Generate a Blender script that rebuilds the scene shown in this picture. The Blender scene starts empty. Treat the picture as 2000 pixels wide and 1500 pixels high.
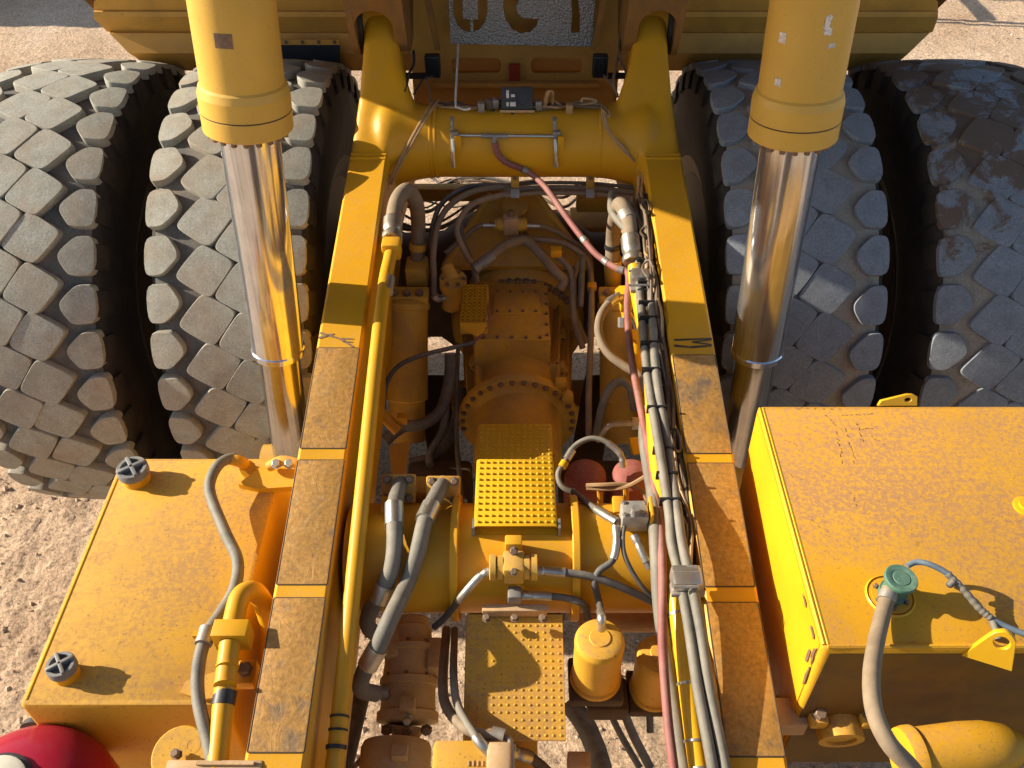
import bpy, bmesh, math, random
from mathutils import Vector, Matrix
random.seed(7)
R = math.radians
S = bpy.context.scene
COL = S.collection

# ------------------------------------------------------------------ camera, sky, sun, exposure
PITCH, CAMZ, FPX, CXP = R(44.25), 4.87, 1750.0, 1007.0
cam_d = bpy.data.cameras.new('camera')
cam = bpy.data.objects.new('camera', cam_d); COL.objects.link(cam)
cam.location = (0, 0, CAMZ); cam.rotation_euler = (R(90) - PITCH, 0, 0)
cam_d.sensor_width = 36; cam_d.lens = FPX / 2000 * 36; cam_d.shift_x = -7 / 2000
cam_d.clip_start = 0.05; cam_d.clip_end = 500
S.camera = cam

ELEV, LDIR = R(24.5), Vector((0.987, -0.16, 0)).normalized()      # where the shadows run
w = bpy.data.worlds.new('World'); S.world = w; w.use_nodes = True
nt = w.node_tree; bg = nt.nodes['Background']
sky = nt.nodes.new('ShaderNodeTexSky'); sky.sky_type = 'NISHITA'; sky.sun_disc = False
sky.sun_elevation = ELEV
sky.sun_rotation = math.atan2(-LDIR.x, -LDIR.y)
nt.links.new(sky.outputs[0], bg.inputs[0]); bg.inputs[1].default_value = 0.095
sl = bpy.data.lights.new('sun', 'SUN'); so = bpy.data.objects.new('sun', sl); COL.objects.link(so)
sl.energy = 5.0; sl.angle = R(0.5); sl.color = (1.0, 0.91, 0.76)
sd = Vector((LDIR.x * math.cos(ELEV), LDIR.y * math.cos(ELEV), -math.sin(ELEV)))
so.rotation_euler = sd.to_track_quat('-Z', 'Y').to_euler(); so.location = (-20, 4, 12)
S.view_settings.view_transform = 'Standard'; S.view_settings.look = 'None'
S.view_settings.exposure = 1.03; S.view_settings.gamma = 1
S.cycles.max_bounces = 8; S.cycles.diffuse_bounces = 4; S.cycles.glossy_bounces = 4

# ------------------------------------------------------------------ points measured in the photo (2000 x 1500)
FW = Vector((0, math.cos(PITCH), -math.sin(PITCH))); UP = Vector((0, math.sin(PITCH), math.cos(PITCH)))
C0 = Vector((0, 0, CAMZ))
def ray(x, y): return FW + Vector((1, 0, 0)) * ((x - CXP) / FPX) + UP * ((750 - y) / FPX)
def P(x, y, z): d = ray(x, y); return C0 + d * ((z - CAMZ) / d.z)          # at height z
def PY(x, y, Y): d = ray(x, y); return C0 + d * (Y / d.y)                  # at distance Y along the truck
def PTUBE(x, y, cy, cz, r):                                                # on a cross tube
    d = ray(x, y); a = d.y**2 + d.z**2; oy, oz = -cy, CAMZ - cz
    b = 2 * (d.y * oy + d.z * oz); c = oy * oy + oz * oz - r * r
    q = b * b - 4 * a * c
    return C0 + d * ((-b - math.sqrt(max(q, 0))) / 2 / a)
def TF(x, y, d): return PTUBE(x, y, 2.064, 1.90, .213 + d)                # on the front cross tube
def railz(Y): return 1.864 + 0.1475 * Y
def PR(x, y, dz=0):                                                        # on the rail top plane
    d = ray(x, y); t = (1.864 + dz - CAMZ) / (d.z - 0.1475 * d.y); return C0 + d * t

# ------------------------------------------------------------------ materials
def nodes(name):
    m = bpy.data.materials.new(name); m.use_nodes = True
    n = m.node_tree.nodes; l = m.node_tree.links
    return m, n, l, n['Principled BSDF']
def tex_coord(n, l, kind='Object'):
    t = n.new('ShaderNodeTexCoord'); return t.outputs[kind]
def noise(n, l, co, scale, detail=6, rough=.6, dist=0):
    t = n.new('ShaderNodeTexNoise'); t.inputs['Scale'].default_value = scale; t.inputs['Detail'].default_value = detail
    t.inputs['Roughness'].default_value = rough; t.inputs['Distortion'].default_value = dist
    l.new(co, t.inputs['Vector']); return t.outputs['Fac']
def ramp(n, l, fac, stops):
    r = n.new('ShaderNodeValToRGB'); e = r.color_ramp.elements
    while len(e) < len(stops): e.new(.5)
    for i, (p, c) in enumerate(stops):
        e[i].position = p; e[i].color = (c, c, c, 1) if isinstance(c, (int, float)) else (*c, 1)
    l.new(fac, r.inputs[0]); return r.outputs[0]
def mix(n, l, fac, a, b, mode='MIX'):
    m = n.new('ShaderNodeMix'); m.data_type = 'RGBA'; m.blend_type = mode
    if isinstance(fac, (int, float)): m.inputs[0].default_value = fac
    else: l.new(fac, m.inputs[0])
    for i, v in ((6, a), (7, b)):
        if isinstance(v, tuple): m.inputs[i].default_value = (*v, 1)
        else: l.new(v, m.inputs[i])
    return m.outputs[2]
def math_n(n, l, op, a, b):
    m = n.new('ShaderNodeMath'); m.operation = op
    for i, v in ((0, a), (1, b)):
        if isinstance(v, (int, float)): m.inputs[i].default_value = v
        else: l.new(v, m.inputs[i])
    return m.outputs[0]
def bump(n, l, h, strength, dist, b):
    k = n.new('ShaderNodeBump'); k.inputs['Strength'].default_value = strength; k.inputs['Distance'].default_value = dist
    l.new(h, k.inputs['Height']); l.new(k.outputs[0], b.inputs['Normal'])
def up_mask(n, l):                                                          # dust settles on what faces up
    g = n.new('ShaderNodeNewGeometry'); s = n.new('ShaderNodeSeparateXYZ'); l.new(g.outputs['Normal'], s.inputs[0])
    return ramp(n, l, s.outputs['Z'], [(.25, 0), (.9, 1)])

def paint(name, base, dust=(.42, .27, .13), amount=.35, rough=.42, speck=.25, chips=.0, chipcol=(.13, .075, .045), worn=.0, bigs=3.5):
    m, n, l, b = nodes(name); co = tex_coord(n, l)
    tint = ramp(n, l, noise(n, l, co, 2.2, 3), [(.3, tuple(c * .88 for c in base)), (.7, tuple(min(1, c * 1.06) for c in base))])
    big = ramp(n, l, noise(n, l, co, bigs, 8, .7, .4), [(.38, 0), (.68, 1)])
    fine = ramp(n, l, noise(n, l, co, 55, 6, .75), [(.42, .15), (.62, 1)])
    up = up_mask(n, l)
    dm = math_n(n, l, 'MULTIPLY', math_n(n, l, 'MULTIPLY', big, fine), math_n(n, l, 'MULTIPLY', up, amount * 1.5))
    c = mix(n, l, dm, tint, dust)
    sp = ramp(n, l, noise(n, l, co, 90, 3, .6), [(.62, 0), (.70, 1)])
    c = mix(n, l, math_n(n, l, 'MULTIPLY', sp, speck), c, (.20, .105, .05))
    if worn:
        wm = ramp(n, l, noise(n, l, co, 5, 8, .72, .3), [(.46, 0), (.60, 1)])
        c = mix(n, l, math_n(n, l, 'MULTIPLY', wm, worn), c, chipcol)
    if chips:
        ch = ramp(n, l, noise(n, l, co, 14, 8, .72, .5), [(.66, 0), (.675, 1)])
        c = mix(n, l, math_n(n, l, 'MULTIPLY', ch, chips), c, chipcol)
    l.new(c, b.inputs['Base Color'])
    l.new(math_n(n, l, 'ADD', math_n(n, l, 'MULTIPLY', dm, .5), rough), b.inputs['Roughness'])
    b.inputs['Specular IOR Level'].default_value = .28
    bump(n, l, noise(n, l, co, 70, 5), .12, .004, b)
    return m
YEL = (.63, .305, .010)
M_yel = paint('yellow_paint', YEL, amount=.22, speck=.12, chips=.25)
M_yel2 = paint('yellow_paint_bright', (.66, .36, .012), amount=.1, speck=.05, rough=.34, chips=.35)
M_dust = paint('dusty_yellow_paint', (.60, .315, .028), dust=(.42, .23, .075), amount=1.3, speck=.8, rough=.55)
M_rust = paint('rusty_yellow_paint', (.60, .30, .014), dust=(.38, .195, .075), amount=1.35, speck=.6, bigs=1.1, rough=.5, chips=.5, chipcol=(.17, .08, .05))
M_faded = paint('faded_yellow_paint', (.62, .36, .06), dust=(.5, .36, .2), amount=.4, speck=.25, rough=.4, chips=.5, worn=.12, chipcol=(.5, .33, .12))
M_dirt = paint('grimy_yellow_paint', (.60, .335, .035), dust=(.42, .26, .12), amount=.8, speck=.5, rough=.66, chips=.6, worn=.45, chipcol=(.34, .21, .08))
M_dark = paint('dark_oily_casting', (.07, .045, .025), dust=(.14, .09, .05), amount=.6, speck=.3, rough=.7, worn=.3)
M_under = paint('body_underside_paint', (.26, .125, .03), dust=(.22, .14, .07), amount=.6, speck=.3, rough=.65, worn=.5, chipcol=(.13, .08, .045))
M_front_shade = paint('front_shade_paint', (.17, .085, .010), dust=(.22, .13, .06), amount=.8, speck=.4, rough=.6, worn=.5, chipcol=(.09, .05, .025))  # dark stand-in for the shade on the fuel tank's front face
M_pump = paint('dust_caked_casting', (.56, .42, .20), dust=(.60, .47, .30), amount=1.2, speck=.5, rough=.8, worn=.3, chipcol=(.36, .26, .14))
M_brown = paint('brown_dusty_casting', (.54, .33, .15), dust=(.52, .36, .22), amount=1.3, speck=.4, rough=.75, worn=.35, chipcol=(.28, .18, .10))
M_body = paint('body_paint', (.62, .32, .06), dust=(.40, .25, .11), amount=.7, speck=.25, rough=.55, chips=.6, worn=.25, chipcol=(.27, .15, .06))
M_maroon = paint('maroon_primer', (.27, .075, .06), dust=(.42, .22, .17), amount=.6, rough=.6, speck=.1)
M_red = paint('red_gloss_paint', (.34, .012, .03), dust=(.45, .2, .18), amount=.05, rough=.24, speck=.0)
M_green = paint('green_cap_paint', (.07, .16, .11), dust=(.3, .32, .24), amount=.35, rough=.55, speck=.1)
M_cream = paint('cream_plastic', (.62, .58, .45), dust=(.45, .35, .25), amount=.4, rough=.45, speck=.1)

def pad_material():
    m, n, l, b = nodes('worn_pad_steel'); co = tex_coord(n, l)
    mp = n.new('ShaderNodeMapping'); mp.inputs['Scale'].default_value = (1.6, 1, 1.6); l.new(co, mp.inputs[0])
    a = noise(n, l, co, 4.5, 9, .7, .6); s = noise(n, l, mp.outputs[0], 9, 8, .72, 1.2)
    k = math_n(n, l, 'ADD', math_n(n, l, 'MULTIPLY', a, .6), math_n(n, l, 'MULTIPLY', s, .4))
    c = ramp(n, l, k, [(.30, (.12, .095, .075)), (.40, (.33, .19, .075)), (.48, (.50, .25, .05)), (.56, (.48, .26, .07)), (.64, (.40, .27, .14)), (.76, (.14, .12, .105))])
    f = ramp(n, l, noise(n, l, co, 60, 6, .7), [(.35, .6), (.65, 1)])
    c = mix(n, l, 1.0, c, f, 'MULTIPLY')
    l.new(c, b.inputs['Base Color']); b.inputs['Roughness'].default_value = .55
    b.inputs['Metallic'].default_value = .15
    bump(n, l, s, .35, .01, b); return m
M_pad = pad_material()

def plain(name, base, rough=.5, metal=0, var=.25, sc=20, bs=.15, dust=None, da=.5):
    m, n, l, b = nodes(name); co = tex_coord(n, l)
    f = noise(n, l, co, sc, 6, .65)
    c = ramp(n, l, f, [(.3, tuple(x * (1 - var) for x in base)), (.7, tuple(min(1, x * (1 + var)) for x in base))])
    if dust:
        d = ramp(n, l, noise(n, l, co, sc * .35, 7, .7, .4), [(.35, 0), (.7, 1)])
        d = math_n(n, l, 'MULTIPLY', math_n(n, l, 'MULTIPLY', d, math_n(n, l, 'ADD', math_n(n, l, 'MULTIPLY', up_mask(n, l), .8), .2)), da)
        c = mix(n, l, d, c, dust)
    l.new(c, b.inputs['Base Color']); b.inputs['Roughness'].default_value = rough; b.inputs['Metallic'].default_value = metal
    if bs: bump(n, l, noise(n, l, co, sc * 4, 4), bs, .004, b)
    return m
SAND = (.44, .33, .23)
M_hose = plain('dusty_black_hose', (.05, .048, .046), .68, dust=(.30, .25, .19), da=.75, sc=14)
M_hoseg = plain('grey_hose', (.13, .118, .092), .7, dust=(.33, .28, .21), da=.65, sc=14)
M_hoset = plain('dust_coated_hose', (.20, .145, .09), .8, dust=(.34, .25, .155), da=.6, sc=14)
M_hoser = plain('faded_red_hose', (.22, .065, .055), .7, dust=(.38, .22, .16), da=.6, sc=14)
M_hoseb = plain('blue_grey_cable', (.09, .14, .19), .55, dust=(.3, .28, .25), da=.4, sc=14)
M_black = plain('black_plastic', (.018, .018, .02), .5, dust=(.2, .16, .12), da=.25)
M_rubflap = plain('black_rubber_flap', (.012, .016, .024), .6)
M_grey = plain('grey_plastic_cap', (.16, .16, .155), .55, dust=(.36, .30, .22), da=.5)
M_steel = plain('zinc_steel', (.50, .47, .40), .38, .85, .2, 25, dust=(.40, .32, .22), da=.4)
M_deck = plain('grey_deck_plate', (.16, .16, .155), .6, .2)
M_clean = plain('clean_zinc', (.66, .64, .58), .32, .9, .1, 25)
M_steeld = plain('dull_steel', (.26, .25, .23), .55, .5, .3, 25, dust=(.38, .29, .2), da=.6)
M_bolt = plain('rusty_bolt', (.20, .13, .08), .6, .4, .4, 40, dust=(.38, .27, .17), da=.5)
M_alu = plain('cast_aluminium', (.42, .40, .36), .55, .6, .2, 20, dust=(.4, .32, .22), da=.5)
M_wire = plain('tan_wire', (.34, .20, .085), .65, dust=(.4, .28, .16), da=.5)
M_wirek = plain('brown_wire', (.10, .065, .04), .65, dust=(.33, .22, .12), da=.5)
M_white = plain('white_cord', (.62, .60, .55), .6)
M_stick = plain('torn_white_sticker', (.62, .56, .50), .6, var=.35, sc=60)
M_stickd = plain('scuffed_grey_decal', (.17, .09, .05), .5, var=.4, sc=60, dust=(.4, .3, .22), da=.6)
M_tie = plain('black_zip_tie', (.015, .015, .015), .5)
M_redlens = plain('red_marker', (.30, .03, .015), .5)

def chrome(name, rough, base, metal=.9):
    m, n, l, b = nodes(name); co = tex_coord(n, l)
    mp = n.new('ShaderNodeMapping'); mp.inputs['Scale'].default_value = (1, 1, .012)
    m0 = n.new('ShaderNodeMapping'); m0.inputs['Rotation'].default_value = (R(6.34), 0, 0); l.new(co, m0.inputs[0]); l.new(m0.outputs[0], mp.inputs[0])      # along the leaning rod
    s = noise(n, l, mp.outputs[0], 60, 5, .7)
    sc = noise(n, l, co, 9, 8, .7, .5)
    c = ramp(n, l, sc, [(.35, tuple(x * .82 for x in base)), (.65, base)])
    c = mix(n, l, 1.0, c, ramp(n, l, s, [(.35, .72), (.6, 1.0)]), 'MULTIPLY')
    l.new(c, b.inputs['Base Color']); b.inputs['Metallic'].default_value = metal
    l.new(math_n(n, l, 'ADD', math_n(n, l, 'MULTIPLY', s, .12), rough - .06), b.inputs['Roughness'])
    bump(n, l, s, .02, .002, b); return m
M_chrome = chrome('polished_chrome', .16, (.76, .78, .82))
M_chrome2 = chrome('used_chrome', .17, (.58, .56, .53), .96)

def rubber(name, top, low, dust, da, scale=1, mud=False):
    m, n, l, b = nodes(name); co = tex_coord(n, l)
    oi = n.new('ShaderNodeObjectInfo')
    ad = n.new('ShaderNodeVectorMath'); ad.operation = 'ADD'; l.new(co, ad.inputs[0])
    rv = n.new('ShaderNodeCombineXYZ')
    for i in range(3): l.new(math_n(n, l, 'MULTIPLY', oi.outputs['Random'], 37.0 * (i + 1)), rv.inputs[i])
    l.new(rv.outputs[0], ad.inputs[1]); cv = ad.outputs[0]
    f = noise(n, l, cv, 12 * scale, 8, .7)
    c = ramp(n, l, f, [(.3, low), (.55, top), (.75, tuple(x * 1.12 for x in top))])
    g = ramp(n, l, noise(n, l, cv, 120, 4, .7), [(.35, .7), (.6, 1.05)])
    c = mix(n, l, 1.0, c, g, 'MULTIPLY')
    geo = n.new('ShaderNodeNewGeometry')
    pn = noise(n, l, geo.outputs['Position'], 4.5 if mud else 3.2, 8, .72, .5)
    if mud:                                                                 # a splash of dried mud over the crown
        sp = n.new('ShaderNodeSeparateXYZ'); l.new(geo.outputs['Position'], sp.inputs[0])
        pn = math_n(n, l, 'ADD', pn, math_n(n, l, 'MULTIPLY', math_n(n, l, 'SUBTRACT', sp.outputs['Z'], 2.45), .30))
    d = ramp(n, l, pn, [(.50, 0), (.56, 1)] if mud else [(.42, 0), (.66, 1)])
    c = mix(n, l, math_n(n, l, 'MULTIPLY', d, da), c, dust)
    l.new(c, b.inputs['Base Color']); b.inputs['Roughness'].default_value = .85
    b.inputs['Specular IOR Level'].default_value = .25
    bump(n, l, noise(n, l, cv, 70, 8, .75), .35, .006, b); return m
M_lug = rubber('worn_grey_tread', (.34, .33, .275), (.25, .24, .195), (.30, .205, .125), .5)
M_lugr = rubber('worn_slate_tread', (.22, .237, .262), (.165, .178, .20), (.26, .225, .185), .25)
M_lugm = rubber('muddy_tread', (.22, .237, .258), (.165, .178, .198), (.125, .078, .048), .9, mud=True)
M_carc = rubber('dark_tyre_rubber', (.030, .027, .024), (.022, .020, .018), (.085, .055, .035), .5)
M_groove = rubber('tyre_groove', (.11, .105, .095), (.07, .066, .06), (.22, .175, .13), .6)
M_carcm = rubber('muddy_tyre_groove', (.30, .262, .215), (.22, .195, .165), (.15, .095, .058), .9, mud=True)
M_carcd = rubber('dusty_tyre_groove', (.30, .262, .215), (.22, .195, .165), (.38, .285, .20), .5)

def ground_material():
    m, n, l, b = nodes('sandy_ground'); co = tex_coord(n, l, 'Object')
    big = noise(n, l, co, .7, 8, .65, .4); mid = noise(n, l, co, 9, 8, .72); fine = noise(n, l, co, 42, 5, .8)
    c = ramp(n, l, big, [(.3, (.60, .395, .245)), (.55, (.75, .53, .35)), (.75, (.82, .63, .45))])
    c = mix(n, l, 1.0, c, ramp(n, l, fine, [(.34, .35), (.5, .95), (.68, 1.3)]), 'MULTIPLY')
    c = mix(n, l, 1.0, c, ramp(n, l, mid, [(.3, .8), (.7, 1.1)]), 'MULTIPLY')
    l.new(c, b.inputs['Base Color']); b.inputs['Roughness'].default_value = .95
    b.inputs['Specular IOR Level'].default_value = .1
    h = math_n(n, l, 'ADD', math_n(n, l, 'MULTIPLY', fine, .5), math_n(n, l, 'MULTIPLY', mid, 1.0))
    bump(n, l, h, 1.0, .05, b); return m
M_ground = ground_material()
def galv_material():
    m, n, l, b = nodes('textured_grip_plate'); co = tex_coord(n, l)
    v = n.new('ShaderNodeTexVoronoi'); v.inputs['Scale'].default_value = 85; l.new(co, v.inputs['Vector'])
    c = ramp(n, l, v.outputs['Distance'], [(.1, (.42, .40, .36)), (.5, (.24, .22, .20))])
    l.new(c, b.inputs['Base Color']); b.inputs['Metallic'].default_value = .55; b.inputs['Roughness'].default_value = .45
    bump(n, l, v.outputs['Distance'], .8, .006, b); return m
M_galv = galv_material()

# ------------------------------------------------------------------ mesh helpers
class MB:
    def __init__(s): s.v, s.f = [], []
    def add(s, v, f):
        o = len(s.v); s.v += [Vector(p) for p in v]; s.f += [[i + o for i in q] for q in f]; return s
    def box(s, c, size, rot=None, bev=.0, M=None):
        hx, hy, hz = (x / 2 for x in size)
        bm = bmesh.new(); bmesh.ops.create_cube(bm, size=1)
        for v in bm.verts: v.co = Vector((v.co.x * size[0], v.co.y * size[1], v.co.z * size[2]))
        if bev: bmesh.ops.bevel(bm, geom=bm.edges[:], offset=bev, segments=2, affect='EDGES', profile=.5)
        T = M or (Matrix.Translation(Vector(c)) @ (rot.to_matrix().to_4x4() if rot is not None else Matrix()))
        bm.verts.index_update()
        s.add([T @ v.co for v in bm.verts], [[v.index for v in f.verts] for f in bm.faces]); bm.free(); return s
    def lathe(s, o, ax, prof, n=24, a0=0, a1=2 * math.pi, caps=True):          # prof: (along, radius)
        o = Vector(o); ax = Vector(ax).normalized()
        u = ax.orthogonal().normalized(); w_ = ax.cross(u); full = a1 - a0 > 6.28
        m = n if full else n + 1; vs, fs = [], []
        for (t, r) in prof:
            for i in range(m):
                a = a0 + (a1 - a0) * i / n
                vs.append(o + ax * t + (u * math.cos(a) + w_ * math.sin(a)) * r)
        for k in range(len(prof) - 1):
            for i in range(n):
                j = (i + 1) % m
                fs.append([k * m + i, k * m + j, (k + 1) * m + j, (k + 1) * m + i])
        if caps and full:
            if prof[0][1] > 1e-4: fs.append(list(range(m))[::-1])
            if prof[-1][1] > 1e-4: fs.append([(len(prof) - 1) * m + i for i in range(m)])
        return s.add(vs, fs)
    def cyl(s, a, b, r0, r1=None, n=16):
        a, b = Vector(a), Vector(b); return s.lathe(a, b - a, [(0, r0), ((b - a).length, r0 if r1 is None else r1)], n)
    def tube(s, pts, r, n=10, seg=6, smooth=True):
        pts = [Vector(p) for p in pts]
        q = spline(pts, seg) if smooth and len(pts) > 2 else pts
        N = len(q); vs, fs = [], []
        t = (q[1] - q[0]).normalized(); u = t.orthogonal().normalized()
        for i, p in enumerate(q):
            t2 = (q[min(i + 1, N - 1)] - q[max(i - 1, 0)]).normalized()
            u = (u - t2 * u.dot(t2)).normalized(); b_ = t2.cross(u)
            rr = r(i / (N - 1)) if callable(r) else r
            for k in range(n):
                a = 2 * math.pi * k / n; vs.append(p + (u * math.cos(a) + b_ * math.sin(a)) * rr)
        for i in range(N - 1):
            for k in range(n):
                j = (k + 1) % n; fs.append([i * n + k, i * n + j, (i + 1) * n + j, (i + 1) * n + k])
        fs.append(list(range(n))[::-1]); fs.append([(N - 1) * n + k for k in range(n)])
        return s.add(vs, fs)
    def prism(s, poly, d):                                                  # poly: points in space, d: depth vector
        poly = [Vector(p) for p in poly]; d = Vector(d); n = len(poly)
        return s.add(poly + [p + d for p in poly], [list(range(n))[::-1], [n + i for i in range(n)]] + [[i, (i + 1) % n, n + (i + 1) % n, n + i] for i in range(n)])
    def loft(s, rings, caps=True):
        n = len(rings[0]); vs = [p for r in rings for p in r]; fs = []
        for k in range(len(rings) - 1):
            for i in range(n):
                j = (i + 1) % n; fs.append([k * n + i, k * n + j, (k + 1) * n + j, (k + 1) * n + i])
        if caps: fs.append(list(range(n))[::-1]); fs.append([(len(rings) - 1) * n + i for i in range(n)])
        return s.add(vs, fs)
    def mesh(s, name, smooth=38):
        me = bpy.data.meshes.new(name); me.from_pydata([tuple(v) for v in s.v], [], s.f)
        bm = bmesh.new(); bm.from_mesh(me); bmesh.ops.recalc_face_normals(bm, faces=bm.faces[:]); bm.to_mesh(me); bm.free()
        if smooth:
            me.polygons.foreach_set('use_smooth', [True] * len(me.polygons)); me.set_sharp_from_angle(angle=R(smooth))
        return me
def spline(p, seg=6):
    q = [p[0] * 2 - p[1]] + p + [p[-1] * 2 - p[-2]]; out = []
    for i in range(1, len(q) - 2):
        a, b, c, d = q[i - 1:i + 3]
        for k in range(seg):
            t = k / seg
            out.append(.5 * ((2 * b) + (c - a) * t + (2 * a - 5 * b + 4 * c - d) * t * t + (3 * b - a - 3 * c + d) * t**3))
    return out + [p[-1]]
def link(name, me, mat, parent, label=None, kind=None, M=None):
    o = bpy.data.objects.new(name, me); COL.objects.link(o)
    if mat is not None and not me.materials: me.materials.append(mat)
    if parent is not None: o.parent = parent
    if M is not None: o.matrix_basis = M
    if label: o['label'] = label
    if kind: o['kind'] = kind
    return o
def obj(name, mb, mat, parent=None, label=None, kind=None, smooth=38):
    return link(name, mb.mesh(name, smooth), mat, parent, label, kind)
def flat_shape(name, outer, holes, thick, M):                               # a plate with holes cut through it
    cu = bpy.data.curves.new(name, 'CURVE'); cu.dimensions = '2D'; cu.fill_mode = 'BOTH'; cu.extrude = thick / 2
    cu.bevel_depth = min(.002, thick * .2); cu.bevel_resolution = 0
    for ring in [outer] + holes:
        sp = cu.splines.new('POLY'); sp.points.add(len(ring) - 1); sp.use_cyclic_u = True
        for i, (x, y) in enumerate(ring): sp.points[i].co = (x, y, 0, 1)
    t = bpy.data.objects.new('tmp', cu); me = bpy.data.meshes.new_from_object(t)
    bpy.data.objects.remove(t); bpy.data.curves.remove(cu)
    me.name = name; me.transform(M); return me
def circ(cx, cy, r, n=20, a0=0, a1=360, ry=None):
    ry = ry or r; full = a1 - a0 >= 360
    return [(cx + r * math.cos(R(a0 + (a1 - a0) * i / (n if full else n - 1))), cy + ry * math.sin(R(a0 + (a1 - a0) * i / (n if full else n - 1)))) for i in range(n)]
def rrect(x0, y0, x1, y1, r, n=4):
    return circ(x1 - r, y1 - r, r, n, 0, 90) + circ(x0 + r, y1 - r, r, n, 90, 180) + circ(x0 + r, y0 + r, r, n, 180, 270) + circ(x1 - r, y0 + r, r, n, 270, 360 - 1e-6)
def frame_m(o, z, x=None):                                                  # matrix with local Z along z
    z = Vector(z).normalized(); x = Vector(x) if x else z.orthogonal(); x = (x - z * x.dot(z)).normalized(); y = z.cross(x)
    return Matrix(((x.x, y.x, z.x, o[0]), (x.y, y.y, z.y, o[1]), (x.z, y.z, z.z, o[2]), (0, 0, 0, 1)))
_bolt = {}
def bolt(parent, pos, nrm, r=.014, h=.016, mat=None):
    mat = mat or M_bolt
    if mat.name not in _bolt:
        m = MB(); m.lathe((0, 0, 0), (0, 0, 1), [(0, 1.35), (.18, 1.35), (.18, 1.0), (1.0, 1.0), (1.12, .82)], 6); me = m.mesh('bolt', 0); me.materials.append(mat); _bolt[mat.name] = me
    M = frame_m(pos, nrm) @ Matrix.Rotation(random.random() * 6, 4, 'Z') @ Matrix.Diagonal((r, r, h, 1))
    return link('bolt', _bolt[mat.name], None, parent, M=M)

# ------------------------------------------------------------------ ground
gm = MB(); N = 90
def gz(x, y): return .02 * math.sin(x * 1.3 + y * .4) * math.sin(y * 1.1 - x * .3) + random.uniform(-.006, .006)
from mathutils import noise as mnoise
def gh(x, y): return gz(x, y) * .6 + .018 * mnoise.fractal(Vector((x * 5, y * 5, 0)), .9, 2.1, 4) + .011 * mnoise.noise(Vector((x * 24, y * 24, 3)))
def patch(x0, x1, y0, y1, d, dz):
    nx, ny = int((x1 - x0) / d), int((y1 - y0) / d)
    gm.add([(x0 + i * d, y0 + j * d, gh(x0 + i * d, y0 + j * d) - dz) for j in range(ny + 1) for i in range(nx + 1)], [[j * (nx + 1) + i, j * (nx + 1) + i + 1, (j + 1) * (nx + 1) + i + 1, (j + 1) * (nx + 1) + i] for j in range(ny) for i in range(nx)])
patch(-4.4, -1.2, 1.2, 5.2, .022, .012)
patch(-.9, 1.9, 1.6, 4.2, .028, .012)
patch(-16, 16, -3, 22, .12, .045)
gm.add([(-200, -200, -.09), (200, -200, -.09), (200, 300, -.09), (-200, 300, -.09)], [[0, 1, 2, 3]])
obj('ground', gm, M_ground, None, kind='structure', smooth=180)
def stones():
    m = MB()
    for i in range(5200):
        if i < 3200: x, y = random.uniform(-6, -1.5), random.uniform(.8, 10)
        elif i < 4300: x, y = random.uniform(-1.2, 2.4), random.uniform(1.2, 6)
        else: x, y = random.uniform(2, 9), random.uniform(6, 16)
        r = random.choice((.008, .01, .012, .016, .022)) * random.uniform(.7, 1.3)
        p = [Vector((x + random.uniform(.5, 1) * r * math.cos(a), y + random.uniform(.5, 1) * r * math.sin(a), -.008)) for a in (0, 1.25, 2.5, 3.75, 5)]
        t = Vector((x + random.uniform(-.3, .3) * r, y + random.uniform(-.3, .3) * r, -.008 + r * random.uniform(.6, 1.1)))
        m.add(p + [t], [[0, 1, 5], [1, 2, 5], [2, 3, 5], [3, 4, 5], [4, 0, 5]])
    obj('gravel', m, plain('gravel_stone', (.46, .34, .24), .9, var=.45, sc=3), None, kind='stuff', smooth=0)
stones()

# ------------------------------------------------------------------ the truck
T = bpy.data.objects.new('haul_truck', None); COL.objects.link(T)
T['label'] = 'yellow mining haul truck with raised dump body, open rear chassis and four big tyres'
T['category'] = 'haul truck'
T.empty_display_size = .5
def part(name, mb, mat, label=None, **k): return obj(name, mb, mat, T, label, **k)

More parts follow.
